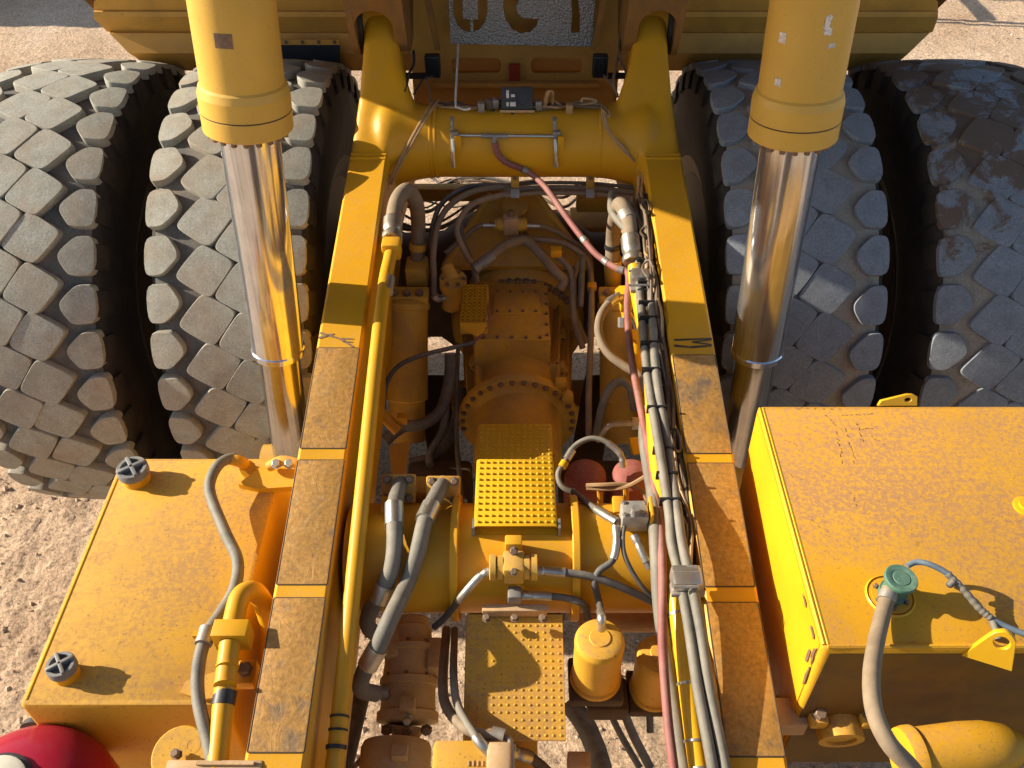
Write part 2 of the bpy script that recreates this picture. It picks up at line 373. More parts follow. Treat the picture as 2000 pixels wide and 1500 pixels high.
# ---- tyres
AY, AZ, TR = 4.514, 1.35, 1.35
NP = 35; PA = 2 * math.pi / NP
LUG_S = [(-.395, .085), (-.395, -.088), (-.33, -.09), (-.30, -.08), (-.236, -.015), (-.236, .022), (-.275, .082), (-.30, .09)]
LUG_A = [(-.118, .035), (-.085, .035), (.025, -.025), (.032, -.055), (-.062, -.185), (-.092, -.19), (-.212, -.115), (-.218, -.085)]
def crown(u): return -.026 * (abs(u) / .39) ** 3
def lug_mesh(poly, dep, grow, name, mat):
    n = len(poly); cu = sum(p[0] for p in poly) / n; cv = sum(p[1] for p in poly) / n
    poly = [(cu + (p[0] - cu) * grow if abs(p[0]) < .38 else p[0], cv + (p[1] - cv) * grow) for p in poly]
    # cut corners once (Chaikin) so that they read as worn rubber
    for f in (.80, .76):
        q = []
        for i in range(n):
            a, b = poly[i], poly[(i + 1) % n]
            q += [(a[0] * f + b[0] * (1 - f), a[1] * f + b[1] * (1 - f)), (a[0] * (1 - f) + b[0] * f, a[1] * (1 - f) + b[1] * f)]
        poly = q; n = len(poly)
    rings = []
    for (sc, h) in ((1.03, -dep - .015), (1.010, -.009), (.990, -.002), (.972, 0)):
        ring = []
        for (u, v) in poly:
            uu, vv = (u if abs(u) > .36 else cu + (u - cu) * sc), cv + (v - cv) * sc
            ring.append(uvr(uu, vv, h))
        rings.append(ring)
    m = MB(); m.loft(rings, caps=False)
    for sc in (.5,):
        top = [len(m.v) - n + i for i in range(n)]; o = len(m.v)
        m.v += [uvr(cu + (u - cu) * sc, cv + (v - cv) * sc, 0) for u, v in poly]
        m.f += [[top[i], top[(i + 1) % n], o + (i + 1) % n, o + i] for i in range(n)]
    m.f.append(list(range(len(m.v) - n, len(m.v))))
    me = m.mesh(name, 24); me.materials.append(mat); return me
def uvr(u, v, h):
    r = TR + h + crown(u); a = v / TR
    return Vector((u, -r * math.cos(a), r * math.sin(a)))
def uvr_raw(u, v, r): return Vector((u, -r * math.cos(v / TR), r * math.sin(v / TR)))
def carcass_profile(dep):
    r0 = TR - dep
    pr = [(-.24, .60), (-.33, .66), (-.375, .80), (-.405, .98), (-.405, 1.10), (-.392, 1.19), (-.385, r0 - .055), (-.36, r0 - .035)]
    pr += [(-.28, r0 - .016), (-.15, r0 - .003), (0, r0)]
    return pr + [(-u, r) for u, r in pr[-2::-1]]
def tyre(xc, style, label):
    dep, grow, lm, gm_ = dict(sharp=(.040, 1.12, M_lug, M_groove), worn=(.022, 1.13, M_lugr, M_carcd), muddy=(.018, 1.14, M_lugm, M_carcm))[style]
    base = Matrix.Translation((xc, AY, AZ))
    m = MB(); m.lathe((0, 0, 0), (1, 0, 0), carcass_profile(dep), 96, caps=False)
    me = m.mesh('tyre', 60); me.materials.append(gm_); me.materials.append(M_carc)
    t = link('tyre', me, None, T, label, M=None)
    me.transform(base)
    for p in me.polygons:
        p.material_index = 1 if abs(p.center.x - xc) > .37 else 0
    pair = lug_mesh(LUG_A, dep, grow, 'lug', lm)
    B = [(-u, -.236 - v) for u, v in LUG_A]; pair2 = lug_mesh(B, dep, grow, 'lug', lm)
    sl_ = lug_mesh(LUG_S, dep, 1 + (grow - 1) * .9, 'shoulder', lm)
    sr_ = lug_mesh([(-u, v) for u, v in LUG_S][::-1] if False else [(-u, -v) for u, v in LUG_S], dep, 1 + (grow - 1) * .9, 'shoulder', lm)
    ph0 = R(44.1)
    for k in range(-9, 11):
        rot = base @ Matrix.Rotation(-(ph0 + k * PA) , 4, 'X')
        for nm, me_ in (('tread_lug', pair), ('tread_lug', pair2), ('shoulder_lug', sl_), ('shoulder_lug', sr_)):
            j = Matrix.Rotation(random.uniform(-.003, .003), 4, 'X') @ Matrix.Scale(1 + random.uniform(-.004, .002), 4) @ Matrix.Translation((random.uniform(-.004, .004), 0, random.uniform(-.004, .004)))
            link(nm, me_, None, t, M=rot @ j)
    r0 = TR - .012
    for u_ in (-1, 1):
        sb = MB(); sec = [(.388, r0 - .03), (.405, r0 - .075), (.412, r0 - .15), (.398, r0 - .155), (.375, r0 - .06)]
        sb.loft([[uvr_raw(u_ * a_, v_ * (1 - (r0 - b_) * .8), b_) for a_, b_ in sec] for v_ in (-.07, -.035, .035, .07)])
        sbm = sb.mesh('shoulder_block', 30); sbm.materials.append(M_carc)
        for k in range(-9, 11): link('shoulder_block', sbm, None, t, M=base @ Matrix.Rotation(-(ph0 + k * PA), 4, 'X'))
    return t
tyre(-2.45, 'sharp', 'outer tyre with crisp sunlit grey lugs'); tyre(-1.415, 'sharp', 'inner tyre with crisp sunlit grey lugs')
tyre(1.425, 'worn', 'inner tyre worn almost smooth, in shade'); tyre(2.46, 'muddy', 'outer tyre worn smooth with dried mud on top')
for s in (-1, 1):
    for xa, xb, nm in ((s * 1.08, s * 1.78, 'wheel_rim'), (s * 2.1, s * 2.8, 'wheel_rim')):
        m = MB(); m.lathe((xa, AY, AZ), (xb - xa, 0, 0), [(0, .40), (.0, .70), (.05, .72), (.08, .66), (abs(xb - xa) - .08, .66), (abs(xb - xa) - .05, .72), (abs(xb - xa), .70), (abs(xb - xa), .40)], 48, caps=False)
        part(nm, m, M_dark)

# ---- frame rails with their wear pads
def rail(s):
    y0, y1 = .62, 4.2; m = MB(); xo, xi = .86, .664
    def ring(Y):
        z = railz(Y); b = .012; h = .72
        return [Vector((s * x, Y, zz)) for x, zz in ((xo, z - h), (xo, z - b), (xo - b, z), (xi + b, z), (xi, z - b), (xi, z - h))]
    m.loft([ring(y0 + (y1 - y0) * i / 10) for i in range(11)])
    r = part('frame_rail', m, M_yel)
    # weld bead where the casting starts
    for k in range(2):
        Y = 4.13 + .03 * k; part_b = MB().tube([(s * (xo + .003), Y, railz(Y) - .1), (s * (xo - .01), Y, railz(Y) + .002), (s * (xi + .01), Y, railz(Y) + .002), (s * (xi - .002), Y, railz(Y) - .1)], .007, 6, smooth=False)
        obj('weld_bead', part_b, M_yel, r)
    return r
rails = {s: rail(s) for s in (-1, 1)}
def pad(s, ya, yb):
    Ya, Yb = PR(CXP + s * 360, ya).y, PR(CXP + s * 360, yb).y
    m = MB(); poly = rrect(.672, Yb, .853, Ya, .005, 3)
    th = .002
    m.add([(s * x, y, railz(y) - .004) for x, y in poly] + [(s * x, y, railz(y) + th) for x, y in poly] + [(s * (x + (.7625 - x) * .05), y + ((Ya + Yb) / 2 - y) * .012, railz(y) + th + .001) for x, y in poly],
          [[i, (i + 1) % len(poly), len(poly) + (i + 1) % len(poly), len(poly) + i] for i in range(len(poly))] + [[len(poly) + i, len(poly) + (i + 1) % len(poly), 2 * len(poly) + (i + 1) % len(poly), 2 * len(poly) + i] for i in range(len(poly))] + [[2 * len(poly) + i for i in range(len(poly))]])
    wp = obj('wear_pad', m, M_pad, rails[s], 'worn brown steel pad')
    q = [Vector((s * x, y, railz(y) + .001)) for x, y in poly]; m = MB(); m.tube(q + [q[0]], .003, 5, smooth=False); obj('pad_edge', m, M_dark, wp)
for a, b in ((680, 876), (899, 1142), (1168, 1470)): pad(-1, a, b)
for a, b in ((694, 886), (905, 1146), (1177, 1478)): pad(1, a, b)
def stroke(s, pts, w_=.004, mat=None):
    q = [PR(x, y, .0015) for x, y in pts]
    m = MB()
    for a, b in zip(q[:-1], q[1:]):
        d = (b - a).normalized(); nrm = Vector((0, -.1475, 1)).normalized(); sd_ = d.cross(nrm) * w_
        m.prism([a - sd_, a + sd_, b + sd_ * .6, b - sd_ * .6], nrm * .001)
    obj('marker_stroke', m, mat or M_stickd, rails[s], 'dark marker scrawl')
stroke(-1, [(625, 650), (665, 662), (690, 678)], .006); stroke(-1, [(622, 660), (652, 652)], .006)
stroke(-1, [(668, 661), (690, 662)]); stroke(-1, [(670, 667), (688, 668)])
stroke(1, [(1317, 664), (1390, 661)], .005, M_black); stroke(1, [(1390, 663), (1352, 668), (1390, 673)], .004, M_black); stroke(1, [(1317, 675), (1350, 678), (1390, 675)], .006, M_black)

# ---- rear casting: arms, cross tube, elbows
TY, TZ, TRAD = 4.42, 2.41, .19
def arm(s, m):
    st = [  # Y, z top, x out, x in, depth
        (4.00, 2.452, .858, .668, .62), (4.12, 2.472, .860, .664, .62), (4.20, 2.50, .862, .645, .62), (4.28, 2.56, .850, .575, .62), (4.36, 2.62, .838, .535, .60), (4.43, 2.675, .828, .545, .56),
        (4.50, 2.735, .822, .575, .54), (4.57, 2.79, .816, .602, .52), (4.65, 2.85, .812, .620, .48), (4.75, 2.92, .808, .634, .44), (4.85, 2.98, .806, .642, .40), (4.95, 3.02, .806, .646, .36), (5.05, 3.0, .806, .648, .32)]
    rings = []
    for i, (Y, z, xo, xi, h) in enumerate(st):
        a, b = st[max(i - 1, 0)], st[min(i + 1, len(st) - 1)]
        t = Vector((0, b[0] - a[0], b[1] - a[1])).normalized(); dn = Vector((0, t.z, -t.y))
        if i < 3: dn = (dn * (i / 3) + Vector((0, 0, -1)) * (1 - i / 3)).normalized()
        o = Vector((0, Y, z)); c = .028
        def q(x, d): return Vector((s * x, 0, 0)) + o + dn * d
        rings.append([q(xo, h), q(xo, c * 1.6), q(xo - c * .35, c * .35), q(xo - c * 1.6, 0), q(xi + c * 1.6, 0), q(xi + c * .35, c * .35), q(xi, c * 1.6), q(xi, h)])
    dense = []
    for k in range(len(rings[0])): dense.append(spline([r[k] for r in rings], 4))
    m.loft([[dense[k][i] for k in range(len(dense))] for i in range(len(dense[0]))])
m = MB(); arm(-1, m); arm(1, m)
pr = [(-.74, .21), (-.70, .235), (-.66, .235), (-.62, .226), (-.57, .213), (-.51, .200), (-.44, .192), (-.42, TRAD)]
m.lathe((0, TY, TZ), (1, 0, 0), pr + [(-.2, TRAD), (0, TRAD), (.2, TRAD)] + [(-x, r) for x, r in pr[::-1]], 48)
ctube = part('rear_frame_casting', m, M_yel)
rm = ctube.modifiers.new('fuse', 'REMESH'); rm.mode = 'VOXEL'; rm.voxel_size = .012
sm = ctube.modifiers.new('fillet', 'SMOOTH'); sm.iterations = 7; sm.factor = .5
dg = bpy.context.evaluated_depsgraph_get(); me = bpy.data.meshes.new_from_object(ctube.evaluated_get(dg)); ctube.modifiers.clear(); ctube.data = me
me.polygons.foreach_set('use_smooth', [True] * len(me.polygons))
arms = {-1: ctube, 1: ctube}
for x in (-.46, -.435, .44): obj('weld_bead', MB().lathe((x, TY, TZ), (1, 0, 0), [(0, TRAD), (.004, TRAD + .006), (.012, TRAD + .006), (.016, TRAD)], 40, caps=False), M_yel, ctube)

# ---- axle housing with the differential nose
m = MB(); m.lathe((-1.02, AY, AZ), (1, 0, 0), [(0, .42), (.2, .42), (.22, .33), (.55, .33), (.68, .42), (.85, .50), (1.02, .52), (1.19, .50), (1.36, .42), (1.49, .33), (1.82, .33), (1.84, .42), (2.04, .42)], 40)
axle = part('axle_housing', m, M_dark)
cx = .012
m = MB(); m.lathe((cx, 3.30, 1.37), (0, 1, 0), [(0, .10), (0, .31), (.015, .318), (.045, .318), (.05, .30), (.07, .30), (.075, .245), (.3, .25), (.70, .285), (.74, .37), (.76, .39), (.84, .40), (.86, .385), (.95, .45), (1.1, .47)], 56)
bell = part('drive_housing', m, M_dirt)
for k in range(18):
    a = R(-10 + 200 * k / 17); bolt(bell, (cx + .295 * math.cos(a), 3.302, 1.37 + .295 * math.sin(a)), (0, -1, 0), .013, .014)
for k in range(15):
    a = R(40 + 100 * k / 14); bolt(bell, (cx + .37 * math.cos(a), 4.05, 1.37 + .37 * math.sin(a)), (0, -1, .15), .019, .026)
for k in range(11):
    a = R(62 + 56 * k / 10); bolt(bell, (cx + .475 * math.cos(a), 4.30, 1.40 + .475 * math.sin(a)), (0, -.6, .8), .02, .028)
for a in range(-20, 201, 20):
    ca, sa = math.cos(R(a)), math.sin(R(a))
    if 55 < a < 125: continue
    m = MB(); m.prism([(cx + r_ * ca, y_, 1.37 + r_ * sa) for r_, y_ in ((.2, 3.36), (.285, 3.38), (.33, 4.05), (.2, 4.05))], (-sa * .018, 0, ca * .018)); obj('cast_rib', m, M_dirt, bell)
for x_, y_, a in ((.27, 3.55, 35), (.31, 3.85, 30), (-.27, 3.6, 145), (-.33, 3.9, 150)):
    p = Vector((cx + .285 * math.cos(R(a)), y_, 1.37 + .285 * math.sin(R(a)))); n_ = Vector((math.cos(R(a)), 0, math.sin(R(a))))
    m = MB(); m.lathe(p - n_ * .05, n_, [(0, .055), (.05, .05), (.055, .035), (.075, .035), (.078, .03)], 18); obj('port_boss', m, M_dirt, bell)
    for k in range(4): bolt(bell, p + (Matrix.Rotation(k * 1.57 + .78, 3, n_) @ n_.orthogonal().normalized()) * .043, n_, .008, .010)
m = MB(); m.box((.235, 3.34, 1.62), (.06, .05, .06), bev=.01); m2 = obj('lifting_lug', m, M_dirt, bell)
m = MB(); m.lathe((.27, 3.30, 1.58), (0, -1, .2), [(0, .03), (.05, .03), (.055, .02)], 12); obj('breather', m, M_dirt, bell)
m = MB(); m.lathe((cx, 2.98, 1.37), (0, 1, 0), [(0, .05), (0, .215), (.012, .225), (.06, .228), (.2, .232), (.30, .24), (.325, .27)], 48)
drum = part('drive_drum', m, M_dirt)
for k in range(9):
    a = R(30 + 120 * k / 8); bolt(drum, (cx + .19 * math.cos(a), 2.98, 1.37 + .19 * math.sin(a)), (0, -1, 0), .014, .016)
m = MB(); m.box((-.02, 3.80, 1.53), (.41, .50, .40), bev=.012); dbox = part('gear_case', m, M_dirt)
m = MB(); m.box((-.02, 3.795, 1.737), (.40, .50, .012), bev=.003); lid = obj('case_lid', m, M_dirt, dbox)
m = MB(); m.box((.005, 3.85, 1.748), (.255, .20, .012), bev=.003); obj('inspection_plate', m, M_dirt, dbox)
for k in range(6):
    for sx in (-1, 1): bolt(dbox, (-.02 + sx * .188, 3.58 + .087 * k, 1.743), (0, 0, 1), .008, .01)
for k in range(5): bolt(dbox, (-.17 + .075 * k, 3.56, 1.743), (0, 0, 1), .008, .01)
for k in range(4):
    for yy in (3.765, 3.935): bolt(dbox, (-.10 + .07 * k, yy, 1.754), (0, 0, 1), .007, .009)
# triangular top link behind the axle dome
a = [P(958, 380, 2.02), P(1048, 380, 2.02), P(1150, 520, 1.80), P(868, 520, 1.80)]
m = MB(); m.prism([a[0], a[1], a[2], a[3]], (0, .03, -.05)); alink = part('top_link', m, M_dirt)
for p, q in ((a[0], a[3]), (a[1], a[2])):
    m = MB(); m.tube([p, q], .022, 8, smooth=False); obj('link_rib', m, M_dirt, alink)
m = MB(); m.lathe(P(1005, 405, 2.02), (0, -.25, 1), [(0, .075), (.02, .075), (.02, .062), (.024, .0)], 28); obj('pin_cover', m, M_dirt, alink)

# ---- front cross tube with its flange rings
FY, FZ, FR = 2.064, 1.90, .213
m = MB(); m.lathe((-.645, FY, FZ), (1, 0, 0), [(0, FR), (1.29, FR)], 48); ftube = part('front_cross_tube', m, M_yel)
for x in (-.245, .212):
    m = MB(); m.lathe((x, FY, FZ), (1, 0, 0), [(0, FR), (0, .243), (.004, .247), (.026, .247), (.030, .243), (.030, FR)], 48, caps=False); obj('flange_ring', m, M_yel, ftube)
for x0, nm in ((-.50, 1), (.40, 1)):
    m = MB(); m.box((x0, FY + .10, FZ + .20), (.045, .08, .03), bev=.005); obj('lug_plate', m, M_yel, ftube)

# ---- checkered step covers with raised studs
def step_cover(name, A, B, C_, D_, nx, ny, mat, label, skirt=.05, hole=None):
    A, B, C_, D_ = map(Vector, (A, B, C_, D_))     # far-left, far-right, near-right, near-left
    nrm = (B - A).cross(D_ - A).normalized(); nrm = nrm if nrm.z > 0 else -nrm
    m = MB()
    def at(u, v): return (A * (1 - u) + B * u) * (1 - v) + (D_ * (1 - u) + C_ * u) * v
    if hole:
        ex = (B - A).normalized(); ey = nrm.cross(ex); W, H = (B - A).length, (D_ - A).length
        out = [(0, 0), (W, 0), (W, -H)] + [(hole[0] * W + hole[1] * math.cos(R(180 - t)) * -1 * -1, -H + hole[1] * math.sin(R(t))) for t in range(180, -1, -15)][::-1] + [(0, -H)]
        hx = hole[0] * W
        out = [(0, 0), (0, -H)] + [(hx + hole[1] * math.cos(R(t)), -H + hole[1] * .85 * math.sin(R(t))) for t in range(180, -1, -15)] + [(W, -H), (W, 0)]
        M = Matrix(((ex.x, ey.x, nrm.x, A.x), (ex.y, ey.y, nrm.y, A.y), (ex.z, ey.z, nrm.z, A.z), (0, 0, 0, 1)))
        me = flat_shape(name, out, [], .006, M); o = link(name, me, mat, T, label)
        sk = MB()
        for p, q in ((A, D_), (B, C_)): sk.prism([p, q, q - nrm * skirt, p - nrm * skirt], (q - p).cross(nrm).normalized() * .005)
        obj('side_flange', sk, mat, o)
    else:
        r = []
        prof = [(-.0, -skirt), (-.0, -.012), (.004, -.003), (.012, 0)]
        vs = []
        W = (B - A).length
        us = [(0, -skirt), (0, -.010), (.004 / W, -.003), (.012 / W, 0)]; us = us + [(1 - u, h) for u, h in us[::-1]]
        m.loft([[at(u, v) + nrm * h for u, h in us] for v in (0, .5, 1)], caps=False)
        fs = m.f
        m.loft([[at(u, v) + nrm * (h - .006) for u, h in us] for v in (0, .5, 1)], caps=False)
        for v in (0, 1):
            k = 0 if v == 0 else 16
            m.f += [[k + i, k + i + 1, 24 + k + i + 1, 24 + k + i] for i in range(7)]
        o = part(name, m, mat, label)
    st = MB(); n = 8
    for i in range(nx):
        for j in range(ny):
            u, v = (i + .6) / (nx + .2), (j + .6) / (ny + .2)
            p = at(u, v)
            if hole and abs(u - hole[0]) * (B - A).length < hole[1] + .015 and v > 1 - (hole[1] + .02) / (D_ - A).length: continue
            st.lathe(p + nrm * .002, nrm, [(0, .0062), (.003, .005), (.0052, .0028), (.0056, .0)], 8, caps=False)
    obj('raised_stud', st, mat, o, kind='stuff')
    return o
z1 = 2.165
up_cover = step_cover('step_cover', P(931, 897, z1), P(1081, 897, z1), P(1089, 1027, z1), P(925, 1027, z1), 12, 11, M_yel2, 'upper studded yellow step cover in sunlight', .05)
for xx in (925, 1092): m = MB(); m.box(P(xx, 1030, 2.135) , (.010, .045, .05)); obj('hinge_tab', m, M_steeld, up_cover)
re_cover = step_cover('step_cover', P(934, 828, 1.86), P(1078, 828, 1.86), P(1081, 902, 1.98), P(931, 902, 1.98), 12, 9, M_yel2, 'sloping studded cover behind the upper step, in shade', .05)
m = MB(); m.box((0, 2.33, 1.95), (.24, .02, .30)); obj('support_bracket', m, M_dirt, up_cover)
lo_cover = step_cover('step_cover', P(913, 1201, 1.92), P(1098, 1201, 1.92), P(1105, 1446, 1.80), P(907, 1446, 1.80), 13, 17, M_dust, 'lower studded yellow step cover with notch', .03, hole=(.27, .048))
for xx in (950, 1005, 1060): bolt(lo_cover, P(xx, 1208, 1.972), (0, -.1, 1), .013, .014)
m = MB(); m.box(P(1005, 1192, 1.95), (.24, .03, .04), bev=.004); obj('mounting_bar', m, M_brown, lo_cover)

# ---- hoist cylinders
def hoist(s):
    base, tip = Vector((s * 1.157, 3.05, 1.30)), Vector((s * .985, 3.40, 4.45))
    if s > 0: base, tip = Vector((1.160, 3.05, 1.30)), Vector((1.058, 3.40, 4.45))
    ax = (tip - base).normalized()
    root = bpy.data.objects.new('hoist_cylinder', None); COL.objects.link(root); root.parent = T
    root['label'] = 'chrome-rodded hoist cylinder in sunlight' if s < 0 else 'hoist cylinder in shade with torn white stickers'
    def along(z): return (z - base.z) / ax.z
    zt = 3.12 if s < 0 else 3.09    # gland bottom
    z2 = 2.03 if s < 0 else 2.02
    m = MB(); m.lathe(base, ax, [(-.1, .096), (along(z2) + .02, .096)], 40); obj('inner_rod', m, M_chrome2, root)
    m = MB(); g = along(z2); m.lathe(base, ax, [(g, .098), (g + .002, .121), (g + .03, .1235), (g + .036, .1185), (along(zt) + .05, .1175)], 48); obj('outer_rod', m, M_chrome, root)
    g = along(zt); m = MB()
    m.lathe(base, ax, [(g, .122), (g, .170), (g + .005, .175), (g + .075, .175), (g + .077, .171), (g + .080, .171), (g + .082, .175), (g + .150, .175), (g + .156, .173), (g + .178, .167), (g + .186, .158)], 56); gl = obj('gland', m, M_faded, root, smooth=18)
    m = MB(); m.lathe(base, ax, [(g + .076, .1735), (g + .081, .1735)], 56, caps=False); obj('gland_seam', m, M_dark, root)
    m = MB(); m.lathe(base, ax, [(g + .186, .158), (along(5.2), .158)], 56); br = obj('barrel', m, M_faded, root)
    n = 20; u = ax.orthogonal().normalized(); v = ax.cross(u)
    for k in range(n):
        a = 2 * math.pi * k / n; bolt(root, base + ax * g + (u * math.cos(a) + v * math.sin(a)) * .150, -ax, .012, .018)
    m = MB(); m.lathe(base + Vector((-.15, 0, 0)), (1, 0, 0), [(0, .12), (.3, .12)], 24); obj('foot_eye', m, M_dirt, root)
    # stickers lie on the barrel
    def decal(px, py, wpx, hpx, mat, lab, jag=0):
        c = ray(px, py); best = None
        for i in range(400):
            t = 2.5 + i * .005; p = C0 + c * t; q = p - base; rr = (q - ax * q.dot(ax)).length
            if best is None or abs(rr - .158) < best[0]:
                if best is None or p.dot(FW) < best[1].dot(FW) + .01: best = (abs(rr - .158), p)
        p = best[1]; q = p - base; h0 = q.dot(ax); rad = (q - ax * h0).normalized(); sc = (p - C0).dot(FW) / FPX
        tan = ax.cross(rad); m = MB(); k = 6
        rows = []
        for j in range(k + 1):
            row = []
            for i in range(k + 1):
                du = (i / k - .5) * wpx * sc; dv = (j / k - .5) * hpx * sc * 1.1
                if jag and i in (0, k): du *= random.uniform(.3, 1.1)
                if jag and j in (0, k): dv *= random.uniform(.5, 1.1)
                an = du / .159; row.append(base + ax * (h0 + dv) + (rad * math.cos(an) + tan * math.sin(an)) * .1592)
            rows.append(row)
        m.add([p_ for r_ in rows for p_ in r_], [[j * (k + 1) + i, j * (k + 1) + i + 1, (j + 1) * (k + 1) + i + 1, (j + 1) * (k + 1) + i] for j in range(k) for i in range(k)])
        obj('sticker', m, mat, root, lab)
    if s < 0: decal(436, 81, 36, 26, M_stickd, 'scuffed dark decal')
    else:
        for a_ in ((1528, 74, 16, 18, 0), (1519, 160, 18, 18, 1), (1617, 42, 16, 26, 1), (1618, 62, 22, 14, 1), (1624, 90, 18, 10, 1)): decal(*a_[:4], M_stick, 'torn white sticker', a_[4])
    return root
hoist(-1); hoist(1)

# ---- dump body, raised and pivoting behind the axle: underside, tail and hinge brackets
root = bpy.data.objects.new('dump_body', None); COL.objects.link(root); root.parent = T; root['label'] = 'raised dump body seen from below its tail'
SL = 1.035
def fz(Y): return 3.02 + SL * (5.1 - Y)
m = MB()
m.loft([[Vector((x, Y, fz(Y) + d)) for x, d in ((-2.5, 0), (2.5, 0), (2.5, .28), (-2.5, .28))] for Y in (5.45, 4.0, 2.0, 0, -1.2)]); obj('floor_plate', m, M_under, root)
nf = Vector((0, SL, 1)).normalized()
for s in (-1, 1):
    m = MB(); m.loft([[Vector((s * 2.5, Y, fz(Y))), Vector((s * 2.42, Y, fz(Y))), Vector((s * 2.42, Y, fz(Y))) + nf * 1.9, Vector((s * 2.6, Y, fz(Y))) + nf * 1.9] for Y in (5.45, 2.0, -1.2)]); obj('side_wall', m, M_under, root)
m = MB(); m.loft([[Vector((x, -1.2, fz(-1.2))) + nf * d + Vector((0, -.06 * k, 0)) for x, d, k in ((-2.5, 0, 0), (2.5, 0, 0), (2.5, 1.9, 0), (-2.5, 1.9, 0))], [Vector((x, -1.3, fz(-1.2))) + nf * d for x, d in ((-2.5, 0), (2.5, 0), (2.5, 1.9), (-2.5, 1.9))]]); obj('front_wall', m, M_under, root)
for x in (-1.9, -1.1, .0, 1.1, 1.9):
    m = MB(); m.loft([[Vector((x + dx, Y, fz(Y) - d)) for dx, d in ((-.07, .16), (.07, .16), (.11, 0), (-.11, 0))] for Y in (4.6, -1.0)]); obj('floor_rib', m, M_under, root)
# tail: stepped beams across the rear, hexagonal ends
def tail(name, rows, ends, mat):
    m = MB(); ringsL = []
    xs_ = [0, 1]
    for (ya, Y, xl, xr) in rows: ringsL.append((PY(xl, ya, Y), PY(xr, ya, Y)))
    vs, fs = [], []
    for a_, b_ in ringsL: vs += [a_, b_, b_ + Vector((0, .35, .05)), a_ + Vector((0, .35, .05))]
    n = len(ringsL)
    for k in range(n - 1):
        for i in range(4): fs.append([k * 4 + i, k * 4 + (i + 1) % 4, (k + 1) * 4 + (i + 1) % 4, (k + 1) * 4 + i])
    fs += [[0, 1, 2, 3], [(n - 1) * 4 + i for i in range(4)]]
    m.add(vs, fs); return obj(name, m, mat, root)
tail('tail_beam', [(-40, 5.30, 183, 1832), (20, 5.28, 183, 1832), (23, 5.265, 183, 1832), (33, 5.262, 183, 1832), (37, 5.275, 184, 1831), (62, 5.33, 210, 1822), (65, 5.30, 214, 1815), (104, 5.25, 252, 1775), (110, 5.265, 262, 1768), (138, 5.36, 300, 1735)], None, M_body)
tail('tail_lip', [(-45, 5.255, 184, 1831), (14, 5.252, 186, 1829), (18, 5.262, 186, 1829)], None, M_body)
# darker panel between the arms, with two slots
o = PY(1007, 128, 5.18); M = Matrix(((1, 0, 0, 0), (0, .10, 1, 5.18), (0, .995, 0, 2.5), (0, 0, 0, 1)))
me = flat_shape('tail_panel', [(-.62, -.40), (.60, -.40), (.60, .42), (-.62, .42)], [rrect(-.385, -.055, -.085, .04, .03), rrect(.09, -.055, .40, .04, .03)], .02, M); tp = link('tail_panel', me, M_body, root)
m = MB(); m.box((0, 5.42, 2.5), (1.3, .02, .9)); obj('inner_panel', m, M_dirt, root)
m = MB(); m.box((0, 5.10, 2.41), (1.0, .05, .03), bev=.004); obj('panel_ledge', m, M_body, root)
m = MB(); m.box(PY(1005, 152, 5.12), (.065, .02, .17)); obj('red_marker', m, M_redlens, root)
# hinge brackets
for s in (-1, 1):
    for xa, xb, sh in ((.838, .872, 0), (.575, .640, .02)):
        pts = [(5.05, 3.55), (4.55, 3.55), (4.58, 3.10), (4.66, 2.86), (4.72, 2.76 + sh), (4.82, 2.72 + sh), (4.98, 2.76), (5.15, 2.95), (5.3, 3.3)]
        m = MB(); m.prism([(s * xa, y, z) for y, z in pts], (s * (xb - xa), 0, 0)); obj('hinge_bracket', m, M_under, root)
    arch = [(-.11, .0)] + [(.105 * math.cos(R(t)), .13 * math.sin(R(t))) for t in range(180, -1, -15)] + [(.11, 0), (.13, .5), (-.13, .5)]
    M = Matrix(((1, 0, 0, s * .739), (0, -.35, .94, 4.66), (0, .94, .35, 2.93), (0, 0, 0, 1)))
    me = flat_shape('hinge_arch', arch, [], .03, M); link('hinge_arch', me, M_under, root)
    m = MB(); m.lathe((s * .70, 4.93, 2.87), (s, 0, 0), [(-.02, .16), (.118, .16)], 32); obj('pivot_eye', m, M_yel, arms[s])
    m = MB(); m.lathe((s * .815, 4.90, 2.87), (s, 0, 0), [(0, .172), (.02, .172)], 32); obj('rubber_seal', m, M_black, arms[s])
    m = MB(); m.prism([(s * .50, 4.88, 3.3), (s * .535, 4.88, 3.3), (s * .455, 4.92, 2.70), (s * .425, 4.92, 2.70)], (0, .03, 0)); obj('guide_strap', m, M_under, root)
# textured plate with cut-outs hanging under the tail
o = PY(1017, 88, 4.98); M = Matrix(((1, 0, 0, o.x), (0, .18, .98, o.y), (0, .98, -.18, o.z), (0, 0, 0, 1)))
k = 1 / 348.0
def px(l): return [((x - 1017) * k, (88 - y) * k * 1.07) for x, y in l]
U1 = px([(886, -60), (905, -60), (905, 42), (919, 42), (919, 65), (905, 62), (893, 52), (886, 35)])
U2 = px([(924, 42), (934, 42), (934, -60), (953, -60), (953, 30), (947, 48), (936, 60), (924, 65)])
G1 = px([(983, -60), (1020, -60), (1020, 4), (1012, 12), (1008, 22), (1012, 33), (1022, 40), (1052, 42), (1048, 54), (1036, 64), (1018, 67), (1000, 60), (988, 44), (983, 24)])
J1 = px([(1103, -60), (1112, -10), (1116, 30), (1115, 66), (1133, 66), (1132, 40), (1128, 10), (1120, -60)])
me = flat_shape('guard_plate', px([(877, -90), (1162, -90), (1157, 90), (879, 85)]), [U1[::-1], U2[::-1], G1[::-1], J1[::-1]], .012, M); gp = link('guard_plate', me, M_galv, root, 'grey textured plate with curved cut-outs')
